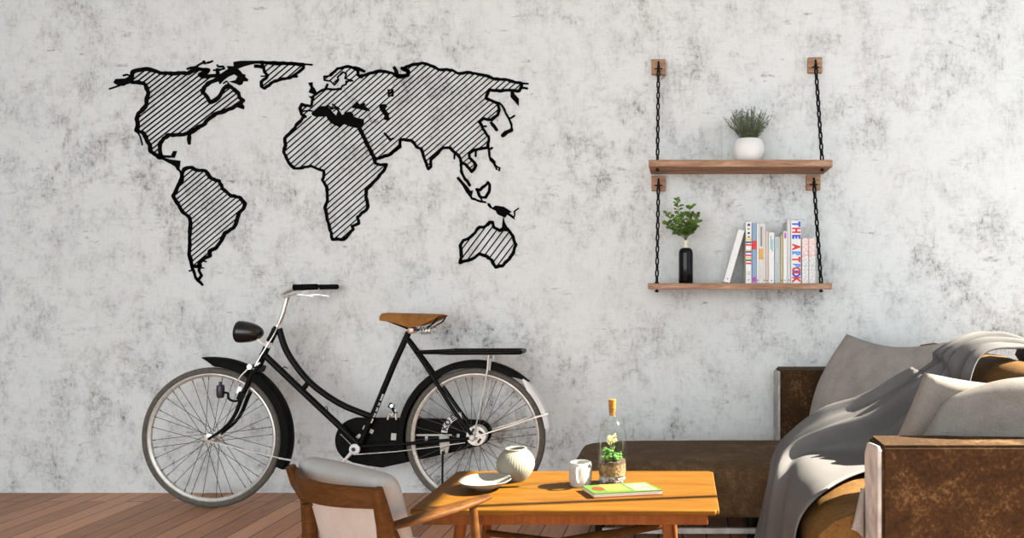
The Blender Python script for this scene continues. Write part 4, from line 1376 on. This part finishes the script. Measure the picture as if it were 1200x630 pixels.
G_ = [  # five guide lines running down the throw, far edge to near edge
    [(1.43, 3.16, 0.70), (1.43, 3.08, 0.70), (1.435, 3.02, 0.69), (1.44, 2.95, 0.69), (1.44, 2.86, 0.68)],
    [(1.385, 3.15, 0.83), (1.39, 3.08, 0.83), (1.40, 3.02, 0.825), (1.41, 2.95, 0.815), (1.42, 2.88, 0.80)],
    [(1.24, 3.14, 0.888), (1.25, 3.07, 0.872), (1.25, 3.02, 0.885), (1.26, 2.96, 0.862), (1.27, 2.89, 0.845)],
    [(1.065, 3.06, 0.855), (1.08, 3.01, 0.835), (1.08, 2.97, 0.845), (1.09, 2.93, 0.83), (1.10, 2.84, 0.815)],
    [(0.90, 3.09, 0.720), (0.91, 3.04, 0.738), (0.93, 2.96, 0.700), (0.95, 2.92, 0.59), (0.98, 2.74, 0.56)],
    [(0.70, 3.13, 0.605), (0.735, 3.055, 0.636), (0.76, 2.955, 0.588), (0.785, 2.935, 0.465), (0.80, 2.70, 0.447)],
    [(0.53, 3.14, 0.525), (0.55, 3.06, 0.572), (0.56, 2.955, 0.523), (0.585, 2.93, 0.445), (0.63, 2.66, 0.438)],
    [(0.405, 3.13, 0.420), (0.42, 3.06, 0.462), (0.415, 2.94, 0.452), (0.445, 2.88, 0.427), (0.455, 2.44, 0.428)],
    [(0.350, 3.07, 0.30), (0.372, 2.98, 0.33), (0.355, 2.86, 0.345), (0.378, 2.72, 0.345), (0.373, 2.405, 0.345)],
    [(0.315, 3.05, 0.17), (0.345, 2.95, 0.19), (0.320, 2.84, 0.19), (0.352, 2.70, 0.19), (0.352, 2.405, 0.19)],
    [(0.270, 3.02, 0.018), (0.325, 2.93, 0.018), (0.290, 2.82, 0.018), (0.335, 2.69, 0.018), (0.345, 2.41, 0.018)]]
cols = [catmull([row[q] for row in G_], 9) for q in range(5)]
bm = B()
NV = 40
rows = []
nr_ = len(cols[0])
for i in range(nr_):
    s = i / (nr_ - 1)
    line = catmull([c_[i] for c_ in cols], 10)
    tan = (cols[2][min(i + 1, nr_ - 1)] - cols[2][max(i - 1, 0)]).normalized()
    acr = (cols[4][i] - cols[0][i]).normalized()
    nr = acr.cross(tan).normalized()
    if nr.z < 0 and abs(nr.z) > abs(nr.x):
        nr = -nr
    if abs(nr.x) >= abs(nr.z) and nr.x > 0 and s > 0.5:
        nr = -nr
    row = []
    for j, p in enumerate(line):
        t = j / NV
        fade = math.sin(PI * min(1, max(0.0, s * 1.1))) ** 0.5
        fold = 0.014 * math.sin(t * 27 + 2.2 * math.sin(s * 5)) + 0.006 * math.sin(t * 47 - s * 7) + 0.008 * noise.noise(Vector((s * 5, t * 8, 1)))
        flat_ = 1 - 0.9 * max(0, min(1, (t - 0.66) / 0.08)) * math.exp(-((s - 0.66) / 0.2) ** 2)
        amp = (0.3 + 0.7 * fade) * flat_
        row.append(bm.verts.new(p + nr * (0.010 + amp * max(-0.006, fold + 0.005))))
    rows.append(row)
ring_faces(bm, rows, close=False, cap=False)
thr = obj('throw_blanket', bm, M['throw'], loc=(0.6, 2.8, 0.45), angle=180)
sm = thr.modifiers.new('thick', 'SOLIDIFY'); sm.thickness = 0.006; sm.offset = 0
tag(thr, 'slate grey throw draped from the sofa back over the seat down to the floor', 'blanket')
# small pale cloth corner tucked between seat and near arm
pillow('cushion', [(0.497, 2.258, 0.375), (0.536, 2.258, 0.345), (0.537, 2.262, 0.50), (0.527, 2.262, 0.50)], 0.022, M['cushion_pale'], 'small pale grey pad tucked between seat and near sofa arm', group='sofa cushions', n=12, seed=3, wr=0.002)

# ------------------------------------------------------------------ coffee table
tx0, tx1, ty0, ty1, TZ = -0.786, 0.106, 2.195, 2.67, 0.45
tab = thing('coffee_table', 'honey coloured wooden coffee table in front of the chaise', 'table', ((tx0 + tx1) / 2, (ty0 + ty1) / 2, 0))
bm = B(); bx(bm, tx0, tx1, ty0, ty1, TZ - 0.016, TZ)
vert = [e for e in bm.edges if abs(e.verts[0].co.z - e.verts[1].co.z) > 0.01]
bmesh.ops.bevel(bm, geom=vert, offset=0.010, segments=4, affect='EDGES')
obj('tabletop', bm, M['table'], tab, bevel=0.004)
for nm, a in (('apron', (tx0 + 0.03, tx1 - 0.032, ty0 + 0.03, ty0 + 0.05)), ('apron', (tx0 + 0.03, tx1 - 0.032, ty1 - 0.05, ty1 - 0.03)), ('apron', (tx0 + 0.03, tx0 + 0.05, ty0 + 0.05, ty1 - 0.05)), ('apron', (tx1 - 0.052, tx1 - 0.032, ty0 + 0.05, ty1 - 0.05))):
    bm = B(); bx(bm, *a, TZ - 0.052, TZ - 0.0165); obj(nm, bm, M['table_dark'], tab, smooth=False, bevel=0.003)
feet = {}
for ix, (xa, xf) in enumerate(((-0.655, -0.70), (-0.045, -0.012))):
    for iy, (ya, yf) in enumerate(((2.262, 2.225), (2.605, 2.64))):
        bm = B()
        tube(bm, [Vector((xa, ya, TZ - 0.018)), Vector((xa, ya, TZ - 0.06)), Vector((xa * 0.55 + xf * 0.45, ya * 0.55 + yf * 0.45, 0.22)), Vector((xf, yf, 0))], [0.019, 0.0165, 0.0145, 0.010], 16, power=3, up=(0, 1, 0))
        obj('leg', bm, M['table_dark'], tab)
        feet[ix, iy] = (xa, ya)
# diagonal stretcher bars low between the legs
bm = B(); tube(bm, [Vector((-0.665, 2.262, 0.285)), Vector((-0.30, 2.44, 0.292)), Vector((-0.04, 2.605, 0.285))], [0.012, 0.016, 0.012], 10, 0.8, 1.0)
obj('stretcher', bm, M['chair'], tab)
bm = B(); tube(bm, [Vector((-0.665, 2.605, 0.255)), Vector((-0.30, 2.46, 0.258)), Vector((-0.04, 2.262, 0.255))], [0.011, 0.014, 0.011], 10, 0.8, 1.0)
obj('stretcher', bm, M['chair'], tab)

# things on the table
c = P(568.5, 566, 2.43); c.z = TZ
k = 2.43 / F
bm = B()
lathe(bm, [(0, 0.0), (0.030, 0.0), (0.034, 0.004), (0.050, 0.010), (0.072, 0.021), (0.0815, 0.0285), (0.0825, 0.031), (0.080, 0.0315), (0.068, 0.0245), (0.045, 0.014), (0, 0.0105)], c, 48)
tag(obj('plate', bm, mat('cream plate glaze', (0.25, 0.24, 0.22), 0.5, 0, 0.05, 12, spec=0.2), loc=c), 'shallow off white plate on the left end of the coffee table', 'plate')

c = P(604.3, 558.5, 2.545); c.z = TZ
k = 2.53 / F
vz = [(0, 0.0), (0.030, 0.0), (0.036, 0.003), (0.049, 0.018), (0.059, 0.036), (0.0625, 0.052), (0.0605, 0.068), (0.053, 0.083), (0.043, 0.094), (0.0365, 0.099), (0.036, 0.1045), (0.0335, 0.106), (0.030, 0.105), (0.029, 0.098), (0.045, 0.080), (0.052, 0.052), (0.03, 0.012), (0, 0.01)]
bm = B(); lathe(bm, catmull([Vector((r, h, 0)) for r, h in vz], 3) and [(v.x, v.y) for v in catmull([Vector((r, h, 0)) for r, h in vz], 3)], c, 160, flute=44, famp=0.0004)
tag(obj('vase', bm, M['vase_clay'], loc=c), 'round greenish white stoneware vase between the plate and the mug', 'vase')

c = P(680.2, 568.5, 2.475); c.z = TZ
mug = thing('mug', 'white ceramic mug standing between the round vase and the glass bottle', 'mug', c)
bm = B()
lathe(bm, [(0, 0), (0.030, 0), (0.0335, 0.004), (0.0365, 0.022), (0.0375, 0.042), (0.0365, 0.062), (0.0335, 0.074), (0.032, 0.0755), (0.0305, 0.0745), (0.033, 0.06), (0.034, 0.04), (0.031, 0.01), (0, 0.008)], c, 40)
obj('body', bm, M['ceramic'], mug)
bm = B()
hd = Vector((-0.12, -1, 0)).normalized()
hp = [c + hd * r + Vector((0, 0, z)) for r, z in ((0.034, 0.060), (0.046, 0.062), (0.054, 0.052), (0.055, 0.038), (0.049, 0.024), (0.034, 0.018))]
tube(bm, catmull(hp, 4), 0.0055, 10, 1.0, 1.0)
obj('handle', bm, M['ceramic'], mug)
bm = B()
sdv = Vector((1, 0, 0))
for z, r in ((0.052, 0.0085), (0.026, 0.007)):
    pts = [c + hd * (0.0385 if z > 0.03 else 0.0372) + Vector((-0.006 + r * math.cos(a), 0, z + r * 1.2 * math.sin(a))) for a in [2 * PI * q / 14 for q in range(14)]]
    tube(bm, pts, 0.0007, 5, closed=True)
obj('mark', bm, mat('grey line print', (0.25, 0.24, 0.24), 0.6), mug, label='thin grey looping line print')

c = P(717.5, 563, 2.50); c.z = TZ
k = 2.53 / F
ter = thing('bottle_terrarium', 'corked clear glass bottle terrarium behind the green book', 'terrarium', c)
bm = B()
gp = [(0, 0.001), (0.040, 0.001), (0.0455, 0.006), (0.0465, 0.02), (0.0465, 0.150), (0.0445, 0.166), (0.036, 0.187), (0.024, 0.207), (0.014, 0.222), (0.0115, 0.230), (0.0115, 0.238), (0.0135, 0.240)]
lathe(bm, [(v.x, v.y) for v in catmull([Vector((r, h, 0)) for r, h in gp], 4)], c, 40)
bm.faces.ensure_lookup_table()
capf = max(bm.faces, key=lambda f: f.calc_center_median().z if len(f.verts) > 8 else -9)
bm.faces.remove(capf)
obj('glass', bm, M['glass'], ter, label='clear glass bottle')
bm = B(); lathe(bm, [(0, 0.222), (0.009, 0.222), (0.0105, 0.238), (0.0125, 0.268), (0.0125, 0.2725), (0.011, 0.274), (0, 0.274)], c, 20)
obj('cork', bm, M['cork'], ter)
rnd = random.Random(5)
bm = B()
for i in range(150):
    a, r = rnd.uniform(0, 2 * PI), 0.038 * math.sqrt(rnd.random())
    s = rnd.uniform(0.004, 0.0075)
    ball(bm, c + Vector((r * math.cos(a), r * math.sin(a), rnd.uniform(0.009, 0.030))), (s, s * rnd.uniform(0.7, 1), s * 0.75), 8, 6)
tag(obj('pebbles', bm, M['pebble'], ter, label='white and grey pebbles at the bottom'), kind='stuff')
bm = B()
lathe(bm, [(0, 0.030), (0.043, 0.030), (0.044, 0.045), (0.044, 0.066), (0.030, 0.071), (0, 0.070)], c, 28)
for v in bm.verts:
    v.co += Vector((0, 0, 0.004 * noise.noise(v.co * 60)))
obj('gravel', bm, M['sand'], ter, label='tan gravel layer')
bm = B()
lathe(bm, [(0, 0.066), (0.0435, 0.066), (0.042, 0.076), (0.02, 0.082), (0, 0.083)], c, 28)
for v in bm.verts:
    v.co += Vector((0, 0, 0.005 * noise.noise(v.co * 70)))
obj('soil', bm, M['soil'], ter)
bm = B()
for i in range(70):
    a, r = rnd.uniform(0, 2 * PI), 0.034 * math.sqrt(rnd.random())
    x = r * math.cos(a)
    hgt = 0.080 + (0.034 if x < 0.004 else 0.014) * rnd.random()
    s = rnd.uniform(0.004, 0.0085)
    ball(bm, c + Vector((x, r * math.sin(a), hgt)), (s, s, s * 0.7), 8, 6)
for i in range(60):
    a = rnd.uniform(0, 2 * PI)
    p0 = c + Vector((rnd.uniform(-0.025, 0.03), rnd.uniform(-0.025, 0.025), 0.085 + 0.02 * rnd.random()))
    leaf(bm, p0, Vector((math.cos(a), math.sin(a), rnd.uniform(0.1, 0.9))), rnd.uniform(0.008, 0.015), 0.006, Vector((0, 0, 1)))
obj('moss', bm, M['moss'], ter)
bs = B(); bm = B()
for i in range(9):
    tip = c + Vector((rnd.uniform(-0.016, 0.026), rnd.uniform(-0.012, 0.012), rnd.uniform(0.128, 0.158)))
    tube(bs, [c + Vector((0.004, 0, 0.08)), c.lerp(tip, 0.5) + Vector((0, 0, 0.05)), tip], 0.0008, 4)
    for q in range(6):
        a = q * PI / 3
        leaf(bm, tip, Vector((math.cos(a), 0.5 * math.sin(a), 0.8 * math.sin(a))), rnd.uniform(0.006, 0.010), 0.005, Vector((0, -1, 0.3)))
obj('stems', bs, M['stem'], ter)
obj('blossoms', bm, M['petal'], ter, label='cream yellow blossoms')

# green covered book on the table
corn = [Vector((-0.316, 2.408, 0)), Vector((-0.1185, 2.456, 0)), Vector((-0.061, 2.355, 0)), Vector((-0.268, 2.315, 0))]
cc_ = sum(corn, Vector()) / 4
cc_.z = TZ
bk = thing('table_book', 'thin green covered book lying on the coffee table', 'book', cc_)


def lerpq(u, v, z):
    p = corn[0] * (1 - u) * (1 - v) + corn[1] * u * (1 - v) + corn[2] * u * v + corn[3] * (1 - u) * v
    return Vector((p.x, p.y, TZ + z))


def slab(u0, u1, v0, v1, z0, z1):
    bm = B()
    prism(bm, [lerpq(u0, v0, z0), lerpq(u1, v0, z0), lerpq(u1, v1, z0), lerpq(u0, v1, z0)], (0, 0, z1 - z0))
    return bm


obj('back_cover', slab(0, 1, 0, 1, 0.0, 0.004), flat('red brown card', (0.26, 0.08, 0.035)), bk, smooth=False)
obj('pages', slab(0.005, 0.995, 0.01, 0.985, 0.004, 0.0135), M['pages'], bk, smooth=False)
c_grn = flat('leaf green print', (0.045, 0.115, 0.010)); c_lem = flat('lemon print', (0.25, 0.21, 0.03)); c_cream = flat('cream print', (0.17, 0.20, 0.11))
cov = obj('cover', slab(0, 1, 0, 1, 0.0135, 0.0155), c_grn, bk, smooth=False, label='green printed cover')
LOC[cov.name] = LOC[bk.name]
obj('label_block', slab(0.24, 0.56, 0.05, 0.80, 0.0150, 0.0161), c_lem, cov, smooth=False, label='lemon yellow block')
bm = B()
ctr_ = lerpq(0.155, 0.48, 0.015)
prism(bm, [lerpq(0.155 + 0.085 * math.cos(a), 0.48 + 0.24 * math.sin(a), 0.015) for a in [2 * PI * q / 20 for q in range(20)]], (0, 0, 0.0012))
obj('spot', bm, flat('orange red print', (0.15, 0.018, 0.004)), cov, smooth=False, label='orange red oval')
obj('label_block', slab(0.62, 0.95, 0.12, 0.92, 0.0150, 0.0161), c_cream, cov, smooth=False, label='cream block with green sprigs')
bm = B()
rnd = random.Random(4)
for i in range(16):
    u, v = rnd.uniform(0.64, 0.92), rnd.uniform(0.18, 0.85)
    p0 = lerpq(u, v, 0.0162)
    a = rnd.uniform(0, PI)
    dv = Vector((math.cos(a), math.sin(a), 0)) * 0.007
    sv = Vector((-math.sin(a), math.cos(a), 0)) * 0.0022
    prism(bm, [p0 - dv, p0 + sv, p0 + dv, p0 - sv], (0, 0, 0.0004))
obj('sprig_print', bm, c_green, cov, smooth=False)

# ------------------------------------------------------------------ armchair, seen from behind
Tr, Tl = Vector((-0.748, 1.885, 0)), Vector((-1.068, 2.105, 0))
uv = (Tr - Tl).normalized()          # towards its right hand side as seen here
nv = Vector((-uv.y, uv.x, 0))        # the way it faces
ch = thing('armchair', 'wooden armchair with pale grey upholstered back seen from behind, left of the coffee table', 'chair', (Tr + Tl) / 2 + nv * 0.15)


def cp(base, fwd, side, z):
    return base + nv * fwd + uv * side + Vector((0, 0, z))


for base, s, lab in ((Tl, -1, 'left'), (Tr, 1, 'right')):
    bm = B()
    if s < 0:
        pts = [cp(base, -0.012, 0.002, 0.600), cp(base, 0.004, 0.006, 0.555), cp(base, 0.030, 0.018, 0.505), cp(base, 0.033, 0.020, 0.42), cp(base, 0.02, 0.018, 0.2), cp(base, -0.03, 0.0, 0.0)]
    else:
        pts = [cp(base, -0.008, 0.004, 0.596), cp(base, 0.0, 0.006, 0.555), cp(base, 0.012, 0.008, 0.50), cp(base, 0.018, 0.008, 0.42), cp(base, 0.012, 0.006, 0.2), cp(base, -0.03, 0.015, 0.0)]
    tube(bm, pts, [0.0125, 0.0165, 0.020, 0.019, 0.016, 0.011], 16, 0.9, 1.0, power=3.4, up=nv)
    obj('leg', bm, M['chair'], ch, label='rear leg and back post')
    bm = B()
    tube(bm, [cp(base, 0.03, -s * 0.012, 0.50), cp(base, 0.065, -s * 0.016, 0.43), cp(base, 0.10, -s * 0.016, 0.34), cp(base, 0.20, -s * 0.01, 0.315), cp(base, 0.285, 0, 0.33)], 0.012, 12, 0.8, 1.1, power=3.4, up=uv)
    obj('side_rail', bm, M['chair'], ch)
# curved back rail
bm = B()
mid = []
for k in range(17):
    t = k / 16
    p = Tl.lerp(Tr, t) - nv * (0.055 * math.sin(PI * t)) + nv * 0.004
    sgg = math.sin(PI * t)
    p.z = 0.580 - 0.002 * sgg
    mid.append(p)
rings = []
for k, p in enumerate(mid):
    t = k / 16
    hw = 0.026 + 0.002 * math.sin(PI * t)
    nn = (nv + uv * (-0.055 * PI * math.cos(PI * t) / 0.41) * -1 * 0).normalized()
    z = p.z - 0.012
    rings.append([bm.verts.new(p + nn * a + Vector((0, 0, zz - p.z))) for a, zz in ((-0.007, z - hw), (0.007, z - hw), (0.009, z), (0.007, z + hw), (-0.007, z + hw), (-0.005, z))])
ring_faces(bm, rings)
obj('back_rail', bm, M['chair'], ch, bevel=0.003, label='curved back rail')
for base, s in ((Tl, -1), (Tr, 1)):
    bm = B()
    w_ = (0.004, 0.018, 0.034, 0.040, 0.036) if s > 0 else (-0.034, -0.034, -0.03, -0.02, -0.015)
    pts = [cp(base, f * (1 if s > 0 else 0.85), s * o_, z) for f, o_, z in zip((0.004, 0.09, 0.19, 0.265, 0.315), w_, (0.492, 0.497, 0.503, 0.507, 0.509))]
    tube(bm, catmull(pts, 4), [(0.014 if s > 0 else 0.010) + 0.012 * math.sin(PI * min(1, k / 14)) if k < 8 else 0.026 - 0.0105 * (k - 8) / 8 for k in range(17)], 16, 1.0, 0.42, power=2.6, up=uv)
    obj('armrest', bm, M['chair'], ch)
    bm = B()
    tube(bm, [cp(base, 0.262, s * 0.036, 0.503), cp(base, 0.272, s * 0.034, 0.40), cp(base, 0.28, s * 0.034, 0.25), cp(base, 0.285, s * 0.04, 0.0)], [0.0105, 0.0135, 0.0155, 0.010], 14)
    obj('leg', bm, M['chair'], ch, label='round tapered front leg')
bm = B(); tube(bm, [cp(Tl, 0.27, 0, 0.315), cp(Tr, 0.27, 0, 0.315)], 0.013, 12, 0.8, 1.2)
obj('front_rail', bm, M['chair'], ch)


def soft_box(bm, o, ax, ay, az, sx, sy, sz, r, n=9, seed=0, wob=0.004):
    """rounded upholstered block centred at o with axes ax, ay, az and full sizes"""
    tmp = B()
    bmesh.ops.create_cube(tmp, size=1)
    bmesh.ops.subdivide_edges(tmp, edges=tmp.edges[:], cuts=n, use_grid_fill=True)
    h = Vector((sx / 2, sy / 2, sz / 2))
    vm = {}
    for v in tmp.verts:
        d = Vector((v.co.x * sx, v.co.y * sy, v.co.z * sz))
        q = Vector([max(-h[i] + r, min(h[i] - r, d[i])) for i in range(3)])
        e = d - q
        if e.length > 1e-9:
            d = q + e.normalized() * r
        bul = (1 - (d.x / h.x) ** 2 * 0.9) * (1 - (d.z / h.z) ** 2 * 0.9)
        d.y += math.copysign(0.010 * bul, d.y)
        d += Vector((wob * noise.noise(d * 9 + Vector((seed, 0, 0))), wob * noise.noise(d * 11 + Vector((0, seed, 3))), wob * noise.noise(d * 8 + Vector((1, 2, seed)))))
        vm[v] = bm.verts.new(o + ax * d.x + ay * d.y + az * d.z)
    for f in tmp.faces:
        bm.faces.new([vm[v] for v in f.verts])
    tmp.free()


rec = (nv * -0.26 + Vector((0, 0, 1))).normalized()
bm = B()
bc = (Tl + Tr) / 2 + nv * 0.082 - uv * 0.030 + Vector((0, 0, 0.470))
soft_box(bm, bc, uv, nv, rec, 0.405, 0.085, 0.30, 0.042, 12, 2)
obj('back_cushion', bm, M['chair_cloth'], ch, sub=1, label='pale grey upholstered back cushion')
bm = B()
soft_box(bm, (Tl + Tr) / 2 + nv * 0.16 + Vector((0, 0, 0.335)) - uv * 0.03, uv, Vector((0, 0, 1)), nv, 0.29, 0.07, 0.24, 0.03, 9, 6)
obj('seat_cushion', bm, M['chair_cloth'], ch, sub=1)

# ------------------------------------------------------------------ light, sky, camera
sun = bpy.data.lights.new('sun', 'SUN')
sun.energy = 42.0
sun.color = (1.0, 0.90, 0.72)
sun.angle = math.radians(0.35)
so = bpy.data.objects.new('sun', sun)
C.objects.link(so)
az, el = math.radians(8.5), math.radians(36)
to_sun = Vector((math.cos(el) * math.cos(az), math.cos(el) * math.sin(az), math.sin(el)))
so.rotation_euler = to_sun.to_track_quat('Z', 'Y').to_euler()
so.location = (6, 3, 5)

wd = bpy.data.worlds.new('sky')
bpy.context.scene.world = wd
wd.use_nodes = True
nt = wd.node_tree
bg = nt.nodes['Background']
tc = nt.nodes.new('ShaderNodeTexCoord')
sp = nt.nodes.new('ShaderNodeSeparateXYZ')
nt.links.new(tc.outputs['Generated'], sp.inputs[0])
mr = nt.nodes.new('ShaderNodeMapRange')
mr.inputs['From Min'].default_value = -1
mr.inputs['From Max'].default_value = 1
nt.links.new(sp.outputs['X'], mr.inputs['Value'])
rp = nt.nodes.new('ShaderNodeValToRGB')
rp.color_ramp.elements[0].position = 0.52
rp.color_ramp.elements[0].color = (0.925, 1.0, 1.0, 1)
rp.color_ramp.elements[1].position = 0.93
rp.color_ramp.elements[1].color = (0.20, 0.23, 0.26, 1)
nt.links.new(mr.outputs[0], rp.inputs['Fac'])
nt.links.new(rp.outputs['Color'], bg.inputs['Color'])
bg.inputs['Strength'].default_value = 5.0

cam = bpy.data.cameras.new('camera')
co = bpy.data.objects.new('camera', cam)
C.objects.link(co)
co.location = (0, 0, HC)
co.rotation_euler = (PI / 2, 0, 0)
cam.sensor_fit = 'HORIZONTAL'
cam.sensor_width = 36
cam.lens = 36 * F / 1200
cam.shift_x = -(CX - 600) / 1200
cam.shift_y = (CY - 315) / 1200
cam.clip_start = 0.05
sc = bpy.context.scene
sc.camera = co
sc.view_settings.view_transform = 'Standard'
sc.view_settings.look = 'None'
sc.view_settings.gamma = 1
sc.view_settings.exposure = 0.0
sc.view_settings.use_curve_mapping = False
